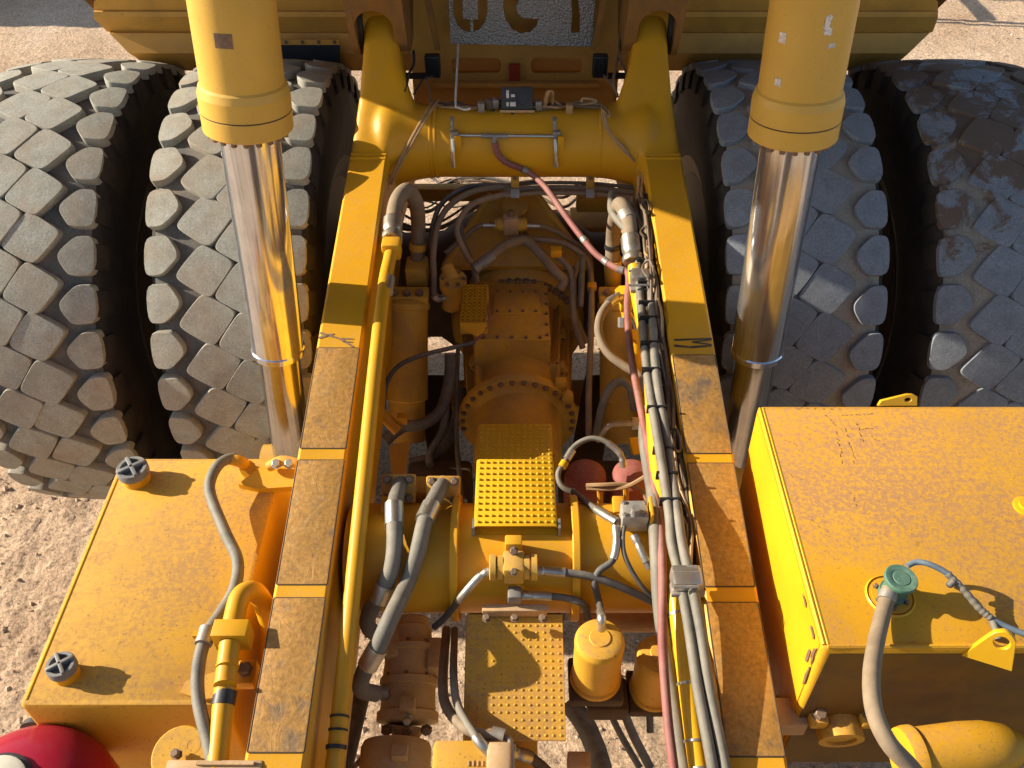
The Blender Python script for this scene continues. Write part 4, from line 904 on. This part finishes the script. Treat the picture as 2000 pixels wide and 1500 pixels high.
# hydraulic pump
a_, b_ = P(806, 1205, 1.52), P(796, 1405, 1.40); m = MB(); m.lathe(a_, b_ - a_, [(0, .055), (.01, .068), (.04, .07), (.045, .082), (.10, .086), (.12, .104), (.125, .112), (.145, .112), (.15, .102), (.25, .110), (.255, .120), (.28, .120), (.285, .108), (.38, .112), (.385, .124), (.42, .124), (.425, .09)], 32); pu = part('hydraulic_pump', m, M_pump, 'brown dusty pump body')
for pe in (P(768, 1262, 1.52), P(850, 1285, 1.50)): m = MB(); m.box(pe, (.06, .14, .10), bev=.012); obj('pump_ear', m, M_pump, pu)
m = MB(); m.box(P(797, 1382, 1.52), (.06, .06, .09), bev=.006); obj('bearing_block', m, M_pump, pu); bolt(pu, P(796, 1402, 1.54), (0, -.8, .6), .016, .03, M_steel)
pd = (b_ - a_).normalized(); pu_ = pd.orthogonal().normalized()
for k in range(8):
    r_ = Matrix.Rotation(k * .785, 3, pd) @ pu_; bolt(pu, a_ + pd * .124 + r_ * .098, -pd, .010, .014); bolt(pu, a_ + pd * .254 + r_ * .105, -pd, .010, .012)
m = MB(); m.cyl(P(760, 1352, 1.56), P(745, 1352, 1.56), .03, .035, 12); obj('port_fitting', m, M_steeld, pu)
m = MB(); m.lathe(P(795, 1418, 1.40), P(790, 1455, 1.37) - P(795, 1418, 1.40), [(0, .08), (.05, .05), (.09, .06)], 16); yk = part('shaft_yoke', m, M_pump)
for dx in (-40, 0, 38): bolt(yk, P(795 + dx, 1425, 1.45), (0, -.7, .7), .018, .022)
m = MB(); m.lathe(P(775, 1452, 1.40), (0, -1, -.18), [(0, .09), (.0, .13), (.02, .138), (.16, .138), (.17, .12), (.5, .12)], 32); db = part('pump_drive', m, M_pump)
m = MB(); m.box(P(781, 1470, 1.54), (.06, .05, .05), bev=.004); obj('sensor_lug', m, M_pump, db)
hose([(690, 1500, 1.35), (712, 1478, 1.38), (740, 1470, 1.4), (775, 1485, 1.38), (800, 1510, 1.3)], .011, M_hoset, n=8)
hose([(660, 1520, 1.3), (685, 1420, 1.25), (700, 1360, 1.2)], .05, M_hose, n=14)
# lower centre: hoses and transfer case top
m = MB(); m.box(P(918, 1492, 1.86), (.245, .12, .12), bev=.018); tc = part('transfer_case', m, M_dust)
m = MB(); m.box(P(975, 1484, 1.92), (.08, .10, .06), bev=.01); obj('valve_cover', m, M_brown, tc)
for k in range(6): m = MB(); m.box(P(915 + 9 * k, 1491, 1.922), (.005, .018, .004)); obj('cast_rib', m, M_brown, tc)
h, q = hose([(888, 1230, 1.65), (886, 1320, 1.84), (895, 1380, 1.87), (930, 1440, 1.94), (955, 1470, 1.92), (965, 1490, 1.90)], .015, M_hoseg, 'hose', 'grey hose beside the lower step cover', 'e', .10, n=10)
hose([(872, 1230, 1.60), (865, 1330, 1.77), (872, 1380, 1.80), (905, 1420, 1.90), (945, 1435, 1.90), (985, 1440, 1.90)], .019, M_hoset, n=10); hose([(985, 1438, 1.90), (997, 1450, 1.90), (999, 1500, 1.86)], .011, M_steeld)
m = MB(); m.cyl(P(960, 1432, 1.90), P(985, 1438, 1.90), .025, .025, 10); part('adapter_fitting', m, M_steeld)
h, q = hose([(1000, 1470, 1.35), (1040, 1485, 1.3), (1080, 1520, 1.25)], .026, M_hose, fit='s', L=.08)
h, q = hose([(1110, 1370, 1.15), (1145, 1420, 1.1), (1172, 1490, 1.05), (1180, 1540, 1.05)], .045, M_hose, n=14)
m = MB(); m.box(P(1130, 1492, 1.3), (.09, .07, .09), bev=.01); part('valve_body', m, M_brown)
# filter canisters
for x, y, z in ((1172, 1246, 2.02), (1290, 1275, 1.80)):
    c = P(x, y, z); m = MB(); m.lathe(c, (0, -.03, -1), [(-.005, 0), (-.005, .036), (-.001, .039), (0, .068), (.006, .081), (.022, .089), (.034, .090), (.038, .088), (.25, .088), (.255, .095), (.275, .095)], 40)
    fc = part('filter_canister', m, M_dust, 'dusty yellow filter canister' if x < 1200 else 'second filter canister behind the hoses')
    m = MB(); m.box(c + Vector((0, -.01, -.30)), (.20, .18, .05), bev=.012); obj('filter_head', m, M_dark, fc)
    m = MB(); m.cyl(c + Vector((.005, .05, 0)), c + Vector((.005, .05, .05)), .013, .016, 6); obj('top_fitting', m, M_steeld, fc)
m = MB(); m.box(P(1185, 1365, 1.5), (.16, .14, .10), bev=.015); part('filter_bracket', m, M_dark)
m = MB(); m.lathe(P(1130, 1212, 1.42), (1, 0, 0), [(0, .05), (.5, .05)], 20); part('cross_shaft', m, M_brown)
hose([(1200, 1330, 1.2), (1230, 1420, 1.05), (1270, 1500, .95)], .02, M_hose); hose([(1190, 1390, 1.0), (1215, 1440, .95), (1250, 1500, .9)], .015, M_hose); hose([(1270, 1430, 1.2), (1268, 1360, 1.3), (1275, 1340, 1.32), (1292, 1332, 1.32)], .015, M_hose)
# brown wire bundle along the inner face of the right rail
rnd = random.Random(11)
for k in range(9):
    path = [(1258, 345, 2.36), (1258, 420, 2.33), (1270, 500, 2.28), (1284, 580, 2.22), (1292, 660, 2.18), (1303, 760, 2.12), (1318, 860, 2.06), (1330, 960, 2.0), (1345, 1080, 1.93), (1362, 1200, 1.86), (1395, 1400, 1.75), (1412, 1500, 1.7)]
    pts = [(x + rnd.uniform(-9, 9) - 4, y, z + rnd.uniform(-.03, .03)) for x, y, z in path]
    hose(pts, rnd.choice((.006, .007, .009)), rnd.choice((M_wire, M_wirek, M_wirek, M_brown)), 'wire', n=6)
for k in range(26):
    x0 = rnd.uniform(.605, .655); dz = rnd.uniform(-.16, -.005); Y0 = rnd.choice((.8, .8, .8, 1.6, 2.2)); Y1 = rnd.choice((3.9, 3.9, 3.6, 3.2)); n_ = int((Y1 - Y0) / .2)
    pts = [Vector((min(.658, x0 + rnd.uniform(-.018, .018)), Y0 + (Y1 - Y0) * q_ / n_, railz(Y0 + (Y1 - Y0) * q_ / n_) + dz + rnd.uniform(-.025, .025))) for q_ in range(n_ + 1)]
    hose(pts, rnd.choice((.006, .007, .009, .012)), rnd.choice((M_dark, M_hose, M_wirek, M_wirek, M_wire, M_brown)), 'wire', n=6)
for k in range(18):
    Y = 3.8 - .16 * k + rnd.uniform(-.05, .05); x = rnd.uniform(.61, .645); z = railz(Y) - rnd.uniform(-.01, .05); r_ = rnd.uniform(.02, .045)
    hose([Vector((x + r_ * .6 * math.cos(a_), Y + r_ * math.sin(a_) * 1.6, z + .012 * math.sin(2 * a_))) for a_ in (0, 1.1, 2.2, 3.3, 4.4, 5.6, 6.6)], .006, rnd.choice((M_dark, M_wirek, M_wire)), 'wire', n=6)
for k in range(0):
    x0, y0 = 1312 + 2.2 * k, 560 + 55 * k if k < 4 else 800 + 28 * k
    hose([(1270 + k * 7, 560 + 60 * k, 2.2 - .03 * k), (1290 + k * 6, 575 + 60 * k, 2.18 - .03 * k), (1280 + k * 7, 600 + 60 * k, 2.16 - .03 * k), (1296 + k * 6, 620 + 60 * k, 2.14 - .03 * k)], .008, M_wirek, 'wire', n=6)
for x, y in ((1318, 818), (1325, 850)): m = MB(); m.lathe(P(x, y, 2.08), (0, -.5, .8), [(0, .03), (.04, .035), (.05, .02)], 10); part('cable_connector', m, M_black)
# edge strip standing beside the right rail
m = MB(); a_, b_ = P(1352, 905, 2.2), P(1455, 1500, 1.98); m.prism([a_, a_ + Vector((.018, 0, 0)), b_ + Vector((.018, 0, 0)), b_], (0, 0, -.12)); part('edge_strip', m, M_yel2)
# crossmembers, hoses and looms glimpsed low behind the axle
m = MB(); m.box(P(890, 376, 1.5), (1.0, .08, .10), bev=.01); part('rear_crossmember', m, M_dirt)
rnd = random.Random(5)
for k in range(9):
    y0, y1 = rnd.uniform(345, 400), rnd.uniform(345, 400)
    hose([(775, y0, 1.25), (835, y0 + rnd.uniform(-18, 22), 1.2), (885, (y0 + y1) / 2 + rnd.uniform(-25, 25), 1.15), (940, y1 + rnd.uniform(-18, 18), 1.2), (1050, y1 + rnd.uniform(-15, 15), 1.2)], rnd.choice((.007, .010, .014)), rnd.choice((M_dark, M_hose)), 'wire', n=6)
for k in range(6):
    y0 = 410 + k * 12; hose([(775, y0 + rnd.uniform(-15, 15), 1.1), (850, y0 + 18 + rnd.uniform(-10, 10), 1.1), (960, y0 - 30 + rnd.uniform(-20, 20), 1.2)], rnd.choice((.010, .016)), M_dark, 'wire', n=6)
for k in range(6):
    y0 = rnd.uniform(370, 440); hose([(1045, y0, 1.2), (1100, y0 + rnd.uniform(-20, 25), 1.2), (1140, y0 + rnd.uniform(-25, 15), 1.2), (1200, y0 + rnd.uniform(-20, 25), 1.25)], rnd.choice((.008, .012)), M_dark, 'wire', n=6)
m = MB(); m.box(P(1155, 455, 1.5), (.28, .24, .25), bev=.015); part('spring_mount', m, M_dirt)
m = MB(); m.box(P(1160, 395, 1.8), (.22, .08, .10), bev=.01); part('cable_box', m, M_dirt)
m = MB(); m.box((0, 4.0, .80), (1.5, .25, .2), bev=.02); part('lower_crossmember', m, M_dirt)
for sx in (-1, 1):
    m = MB(); m.loft([[Vector((sx * (a0 + dx), Y, .95 + dz)) for dx, dz in ((-.09, -.1), (.09, -.1), (.09, .1), (-.09, .1))] for a0, Y in ((.12, 2.3), (.34, 3.0), (.52, 4.0))]); part('axle_arm', m, M_dark)
    m = MB(); m.box((sx * .40, 2.85, 1.15), (.34, .55, .25), bev=.03); part('brake_cooler', m, M_dark)
m = MB(); m.lathe((.0, 2.2, 1.25), (0, 1, 0), [(-1.5, .09), (.85, .09)], 24); part('drive_shaft', m, M_dirt)
# bracket from the right tank to the rail
m = MB(); m.box((.90, 1.5, 1.75), (.12, .10, .05), bev=.006); part('tank_bracket', m, M_brown)

# ---- left tank
def tank(name, x0, x1, y0, y1, z0, z1, mat, label, slope=0):
    b = .018; m = MB()
    def ring(x0, x1, y0, y1, z, r): return [Vector((x, y, z)) for x, y in rrect(x0, y0, x1, y1, r, 4)]
    m.loft([ring(x0 + max(slope, 0), x1 + min(slope, 0), y0, y1, z0, .02), ring(x0, x1, y0, y1, z1 - b, .02), ring(x0 + b * .3, x1 - b * .3, y0 + b * .3, y1 - b * .3, z1 - b * .3, .02), ring(x0 + b, x1 - b, y0 + b, y1 - b, z1, .012)])
    return part(name, m, mat, label)
ZT = 1.95
a_, b_, c_, d_ = P(235, 897, ZT), P(45, 1386, ZT), P(548, 897, ZT), P(482, 1398, ZT)
TX0, TX1, TY0, TY1 = -1.70, -1.0, 1.425, 2.545
lt = tank('hydraulic_tank', TX0, TX1, TY0, TY1, 1.33, ZT, M_dust, 'dusty yellow hydraulic tank with two grey caps')
for xx in (TX0 + .022,): m = MB(); m.tube([(xx, TY0 + .02, ZT - .001), (xx, TY1 - .02, ZT - .001)], .0045, 6, smooth=False); obj('weld_bead', m, M_yel2, lt)
def tcap(px_, py_, r, h):
    c = P(px_, py_, ZT); m = MB(); m.lathe(c, (0, 0, 1), [(-.01, r * .95), (h * .55, r * .95)], 28); nk = obj('filler_neck', m, M_yel, lt)
    m = MB(); m.lathe(c + Vector((0, 0, h * .5)), (0, 0, 1), [(0, r * 1.0), (.0, r * 1.1), (h * .3, r * 1.1), (h * .36, r * 1.03), (h * .36, r * .8), (h * .22, r * .75), (h * .22, 0)], 28); cp = obj('filler_cap', m, M_grey, lt, 'grey plastic filler cap')
    for an in (35, 125):
        m = MB(); m.box(c + Vector((0, 0, h * .82)), (r * 2.0, r * .28, h * .30), rot=Matrix.Rotation(R(an), 3, 'Z').to_quaternion(), bev=.003); obj('cap_grip', m, M_grey, cp)
tcap(268, 937, .058, .095); tcap(132, 1318, .046, .09)
h, q = hose([(478, 905, 1.99), (456, 895, 2.03), (430, 905, 2.05), (412, 935, 2.05), (412, 970, 2.04), (440, 1040, 2.03), (464, 1095, 2.03), (458, 1150, 2.04), (430, 1200, 2.06), (404, 1240, 2.08), (388, 1300, 2.08), (388, 1370, 2.06), (410, 1460, 2.03), (425, 1530, 2.0)], .0225, M_hoseg, 'hose', 'grey hose snaking over the tank', '', n=12)
m = MB(); m.tube([P(448, 896, 2.03), P(470, 902, 2.02), P(482, 912, 1.97)], .025, 10, 4); m.cyl(P(484, 915, 1.99), P(486, 922, 1.94), .035, .035, 12); obj('brass_elbow', m, M_yel, h)
m = MB(); m.lathe(P(402, 1243, 2.09), (P(396, 1262, 2.09) - P(402, 1243, 2.09)), [(-.03, .03), (.03, .03)], 12); obj('hose_clamp', m, M_steeld, h)
m = MB(); m.box(P(418, 1240, 2.10), (.14, .02, .02)); obj('clamp_arm', m, M_yel, h)
q = [P(x, y, z) for x, y, z in ((522, 1290, 1.7), (528, 1230, 1.85), (515, 1180, 2.0), (495, 1155, 2.07), (470, 1165, 2.1), (458, 1205, 2.1), (452, 1240, 2.1))]
m = MB(); m.tube(q, .037, 16, 8); sp = part('suction_pipe', m, M_yel, 'yellow bent suction pipe beside the tank')
m = MB(); m.box(P(455, 1240, 2.10), (.12, .065, .10), bev=.004); obj('pipe_flange', m, M_yel, sp)
m = MB(); m.tube([P(450, 1255, 2.1), P(443, 1310, 2.08), P(436, 1380, 2.05), (P(420, 1540, 2.0))], .036, 16, 6); obj('suction_hose', m, M_yel, sp)
m = MB(); m.tube([P(441, 1350, 2.06), P(436, 1378, 2.05)], .0385, 16, 2, smooth=False); obj('rubber_band', m, M_black, sp)
for sc in (1262, 1300, 1335): m = MB(); m.tube([P(449 - (sc - 1262) * .12, sc, 2.09), P(448.5 - (sc - 1262) * .12, sc + 4, 2.09)], .038, 16, smooth=False); obj('hose_ring', m, M_yel, sp)
# mounting brackets of the left tank
m = MB(); m.prism([P(465, 945, 1.98), P(520, 903, 2.02), P(575, 895, 2.02), P(575, 950, 2.0), P(500, 955, 1.97)], (0, 0, -.03)); tb1 = obj('mount_bracket', m, M_yel, lt)
m = MB(); m.tube([P(525, 912, 2.04), P(550, 900, 2.07), P(580, 905, 2.07)], .022, 10, 4); obj('mount_pin', m, M_dust, tb1); 
for xx in (540, 566): bolt(tb1, P(xx, 906, 2.07), (0, -.4, .9), .018, .018, M_steel)
m = MB(); m.prism([P(352, 1352, 1.965), P(362, 1330, 1.965), P(420, 1312, 1.965), P(425, 1362, 1.965), P(390, 1366, 1.965)], (0, 0, -.02)); tb2 = obj('mount_bracket', m, M_dust, lt)
m = MB(); m.box(P(482, 1318, 1.98), (.07, .09, .05), bev=.01); obj('mount_block', m, M_yel, tb2); bolt(tb2, P(480, 1308, 2.02), (0, -.3, 1), .02, .03)
m = MB(); m.prism([P(505, 1340, 1.95), P(545, 1340, 1.8), P(520, 1460, 1.7), P(490, 1420, 1.85)], (0, 0, -.03)); obj('mount_gusset', m, M_yel, tb2)
m = MB(); m.lathe(P(352, 1475, 2.0), (0, -.22, 1), [(-.02, .0), (-.02, .09), (0, .092), (.004, .088), (.004, 0)], 36); fp = part('pump_mount_disc', m, M_dust, 'round dusty plate with two bolts'); bolt(fp, P(346, 1474, 2.02), (0, -.22, 1), .014, .03); m = MB(); m.lathe(P(376, 1456, 2.005), (0, -.22, 1), [(0, .028), (.006, .028), (.006, .016), (.001, .012), (.001, 0)], 20); obj('bolt_boss', m, M_dust, fp)
m = MB(); m.box(P(420, 1497, 2.03), (.30, .03, .03), bev=.004); m.box(P(440, 1491, 2.05), (.18, .012, .012)); part('rusty_bracket', m, M_brown)
m = MB(); m.lathe(P(80, 1416, 1.68), (0, -1, 0), [(0, .06), (.02, .065)], 24); part('tank_sight_glass', m, M_black)
# red tank in the near corner
c = P(8, 1552, 1.92); m = MB(); m.lathe(c + Vector((0, 0, -.35)), (.0, .0, 1), [(0, .30), (.18, .30), (.24, .285), (.30, .24), (.34, .17), (.36, .10), (.365, 0)], 56); rt = part('red_pressure_tank', m, M_red, 'glossy red domed pressure tank')
m = MB(); m.lathe(c + Vector((-.03, .015, 0)), (0, -.05, 1), [(-.01, .115), (.012, .115), (.018, .105)], 32); rc = obj('tank_collar', m, M_black, rt); m = MB(); m.lathe(c + Vector((-.03, .015, .008)), (0, -.05, 1), [(0, .1), (.02, .1), (.025, .09), (.03, .0)], 32); obj('cream_cap', m, M_cream, rt)

# ---- right fuel tank
ZR = 2.42
ft = tank('fuel_tank', .925, 2.35, 1.375, 2.40, 1.62, ZR, M_rust, 'scuffed yellow fuel tank with green breather cap', slope=.03)
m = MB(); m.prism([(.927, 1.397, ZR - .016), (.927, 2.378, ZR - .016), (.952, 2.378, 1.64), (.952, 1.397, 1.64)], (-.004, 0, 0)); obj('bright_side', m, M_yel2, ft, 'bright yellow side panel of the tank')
for k in range(2):
    m = MB(); m.tube([(.932 + .012 * k, 1.39, ZR - .0035), (.932 + .012 * k, 2.385, ZR - .0035)], .006, 6, smooth=False); obj('weld_bead', m, M_yel2, ft)
def scratch(pts, w_=.003, mat=None):
    q = [P(x, y, ZR + .0006) for x, y in pts]; m = MB()
    for a, b in zip(q[:-1], q[1:]):
        n_ = (b - a).normalized().cross(Vector((0, 0, 1))) * w_ * random.uniform(.5, 1.2); m.prism([a - n_, a + n_, b + n_ * .5, b - n_ * .5], (0, 0, .0006))
    obj('scratch', m, mat or M_stickd, ft)
rs = random.Random(4)
for (xa, ya), (xb, yb), n_ in (((1600, 800), (1640, 835), 7), ((1632, 840), (1646, 905), 12), ((1650, 835), (1668, 900), 12), ((1672, 822), (1684, 862), 8), ((1640, 812), (1705, 808), 8), ((1662, 840), (1712, 834), 7), ((1545, 797), (1640, 799), 10), ((1540, 925), (1560, 935), 4), ((1700, 850), (1722, 866), 4), ((1575, 1010), (1620, 1040), 5), ((1660, 960), (1672, 985), 4), ((1530, 860), (1560, 870), 4)):
    for k in range(n_):
        f = (k + rs.random()) / n_; x, y = xa + (xb - xa) * f + rs.uniform(-2.5, 2.5), ya + (yb - ya) * f + rs.uniform(-1.5, 1.5); ln = rs.uniform(2, 6); an = rs.uniform(-.5, .5)
        dx_, dy_ = (xb - xa), (yb - ya); L_ = math.hypot(dx_, dy_); scratch([(x, y), (x + dx_ / L_ * ln + an, y + dy_ / L_ * ln)], rs.uniform(.0008, .002))
rr_ = random.Random(9)
def chip(yc, zc, ry, rz):
    pts = []
    for k in range(9):
        a = k * .698; f = rr_.uniform(.45, 1.1); z_ = min(zc + math.sin(a) * rz * f, ZR - .02); pts.append((.9255 + (ZR - z_) * .037 - .0066, yc + math.cos(a) * ry * f, z_))
    m = MB(); m.prism(pts, (-.0008, 0, 0)); obj('paint_chip', m, M_stickd, ft, 'rusty chip in the bright side')
for a in ((1.405, 2.33, .014, .06), (1.40, 2.20, .010, .09), (1.43, 2.27, .012, .05), (1.45, 2.38, .03, .015), (1.56, 2.385, .03, .012)): chip(*a)
m = MB(); m.prism([(.95, 1.376, ZR - .03), (2.32, 1.376, ZR - .03), (2.33, 1.376, 1.615), (.955, 1.376, 1.615)], (0, -.003, 0)); obj('front_shade_panel', m, M_front_shade, ft, 'dark front side of the tank, shade painted in')  # thin dark overlay: shade painted onto the tank's front face
m = MB(); m.tube([(.94, 1.382, ZR), (2.33, 1.382, ZR)], .007, 6, smooth=False); obj('weld_bead', m, M_rust, ft)
def eye(name, pts, hole, th, M):
    me = flat_shape(name, pts, [hole], th, M); link('lifting_eye', me, M_yel2, ft)
e = P(1752, 789, ZR); eye('lifting_eye', [(a * 0.84, b * 0.84) for a, b in [(-.085, 0), (-.075, .02), (.04, .05), (.065, .05), (.085, .04), (.088, .0)]], circ(.038, .022, .015, 14, ry=.010)[::-1], .012, Matrix(((1, 0, 0, e.x), (0, .5, .87, e.y), (0, .87, -.5, e.z - .005), (0, 0, 0, 1))))
e = P(1938, 1278, ZR); eye('lifting_eye', [(a * 0.84, b * 0.84) for a, b in [(-.09, -.03), (-.03, .09)]] + [(a * 0.84, b * 0.84) for a, b in [(-.015, .115), (.01, .13), (.035, .125), (.055, .10), (.075, -.03)]], circ(.0126, .067, .025, 16)[::-1], .014, Matrix(((.93, 0, .36, e.x), (-.36, .25, .9, e.y - .0), (0, .97, -.25, e.z - .01), (0, 0, 0, 1))))
g0 = P(1738, 1165, ZR)
m = MB(); m.lathe(g0, (0, 0, 1), [(a * 0.84, b * 0.84) for a, b in [(0, .078), (.008, .078), (.008, .07), (.012, .07)]], 36); gf = obj('breather_flange', m, M_yel, ft)
m = MB(); m.lathe(g0, (0, 0, 1), [(a * 0.84, b * 0.84) for a, b in [(.002, .092), (.006, .09), (.01, .086)]], 36, caps=False); obj('weld_bead', m, M_yel2, ft)
for k in range(6): a = k * 1.047 + .4; bolt(gf, g0 + Vector((.05 * math.cos(a), .05 * math.sin(a), .010)), (0, 0, 1), .007, .010)
ax = Vector((.05, -.02, 1)).normalized()
m = MB(); m.lathe(g0 + Vector((.0, 0, .01)), ax, [(a * 0.84, b * 0.84) for a, b in [(0, .05), (.03, .05), (.03, .043), (.09, .043), (.095, .058), (.10, .06), (.112, .06), (.116, .057), (.116, .036), (.114, .033), (.117, .030), (.117, 0)]], 36); gc = obj('breather_cap', m, M_green, ft, 'green round breather cap')
h, q = hose([(1738, 1150, 2.479), (1728, 1185, 2.462), (1712, 1250, 2.479), (1702, 1320, 2.512), (1708, 1390, 2.529), (1735, 1450, 2.512), (1780, 1500, 2.462), (1800, 1530, 2.420)], .0245, M_hoset, 'hose', 'thick brown hose from the green cap', n=14); band(h, q, .06, .028, .026, M_steeld, 'hose_clamp')
h, q = hose([(1772, 1105, 2.504), (1790, 1098, 2.512), (1815, 1102, 2.521), (1850, 1120, 2.512), (1880, 1150, 2.487), (1910, 1185, 2.462), (1940, 1210, 2.445), (1975, 1228, 2.437), (2020, 1245, 2.437)], .0095, M_hoseb, 'cable', 'blue-grey cable over the fuel tank')
qq = [P(1850, 1120, 2.512), P(1880, 1150, 2.487), P(1912, 1187, 2.462), P(1935, 1207, 2.449)]
m = MB(); m.tube(qq, lambda t: .0115 + .001 * math.sin(t * 60), 10, 14); obj('spiral_wrap', m, M_hoseg, h)
hose([(1862, 1135, 2.504), (1855, 1142, 2.496), (1858, 1138, 2.496)], .011, M_hose, 'cable'); hose([(1935, 1205, 2.445), (1944, 1228, 2.437), (1950, 1250, 2.433)], .011, M_hoseg, 'cable')
m = MB(); m.lathe(P(2003, 990, ZR), (0, 0, 1), [(a * 0.84, b * 0.84) for a, b in [(0, .05), (.006, .05), (.008, .045), (.008, .03), (.02, .03), (.02, 0)]], 28); obj('filler_plug', m, M_yel2, ft)
# trunnion clamp in front of the tank
c = P(1640, 1405, 1.95); m = MB(); m.lathe(c + Vector((0, .05, -.02)), (0, -1, -.15), [(0, .075), (.11, .075), (.11, .05), (.1, .05), (.1, 0)], 28); tr = part('trunnion_clamp', m, M_dust, 'bolted clamp under the fuel tank corner')
for s in (-1, 1): m = MB(); m.box(c + Vector((s * .085, 0, .03)), (.06, .08, .05), bev=.012); obj('clamp_ear', m, M_dust, tr); bolt(tr, c + Vector((s * .085, -.01, .055)), (0, -.3, 1), .02, .025)
m = MB(); m.box(c + Vector((-.24, .02, -.02)), (.25, .10, .08), bev=.006); obj('trunnion_arm', m, M_brown, tr)
# rusty canister in the near right corner
a_, b_ = P(1775, 1482, 2.12), P(1965, 1462, 2.12); m = MB(); d = (b_ - a_); m.lathe(a_, d, [(-.02, .093), (0, .098), (.02, .098), (.02, .089), (d.length * .55, .093), (d.length * .8, .089), (d.length, .075), (d.length + .045, .045), (d.length + .05, 0)], 36); part('exhaust_canister', m, M_rust, 'rust-scaled yellow canister')
m = MB(); m.box(P(1905, 1498, 2.14), (.32, .09, .02)); part('rusty_bracket', m, M_brown)

m = MB(); m.box((0, -1.75, 2.6), (5.2, 2.3, .5), bev=.03); fd = part('front_deck', m, M_deck, 'front deck behind the viewpoint')
m = MB(); m.box((0, -1.7, 1.7), (1.7, 2.2, 1.3), bev=.03); part('engine_block', m, M_dark)
# ---- invented casters, out of frame, for the two ground shadows behind the truck
def container():  # unseen box, added to throw the left-hand ground shadow
    r = bpy.data.objects.new('shadow_caster_box', None); COL.objects.link(r); r.location = (-11.5, 14.0, 0); r['label'] = 'unseen ribbed steel box added to cast the left ground shadow'; r['category'] = 'added shadow caster'
    m = MB(); m.box((0, 0, 1.35), (5.0, 2.4, 2.6), bev=.02); obj('shell', m, M_steeld, r)
    for k in range(20): m = MB(); m.box((-2.35 + .247 * k, -1.22, 1.35), (.12, .05, 2.3)); obj('side_rib', m, M_steeld, r)
container()
def stairs():  # unseen stairs, added to throw the right-hand ground shadow
    r = bpy.data.objects.new('shadow_caster_stairs', None); COL.objects.link(r); r.location = (2.9, 13.3, 0); r['label'] = 'unseen yellow stairs with perforated treads added to cast the right ground shadow'; r['category'] = 'stairs'
    for yy in (-.9, .0): m = MB(); m.prism([(0, yy, .0), (.2, yy, 0), (2.2, yy, 2.2), (2.0, yy, 2.2)], (0, .05, 0)); obj('stringer', m, M_yel, r)
    for k in range(6):
        z = .35 + .33 * k; m = MB()
        for i in range(7): m.box((.15 + z * .91 + .035 * i, -.42, z), (.016, .85, .02))
        for i in range(10): m.box((.15 + z * .91 + .105, -.82 + .09 * i, z), (.22, .03, .018))
        obj('tread', m, M_yel, r)
    for yy in (-.9, .02): m = MB(); m.tube([(.2, yy, 0), (.2, yy, 1.0), (2.1, yy, 3.1), (2.1, yy, 2.0)], .025, 8, smooth=False); obj('handrail', m, M_yel, r)
stairs()
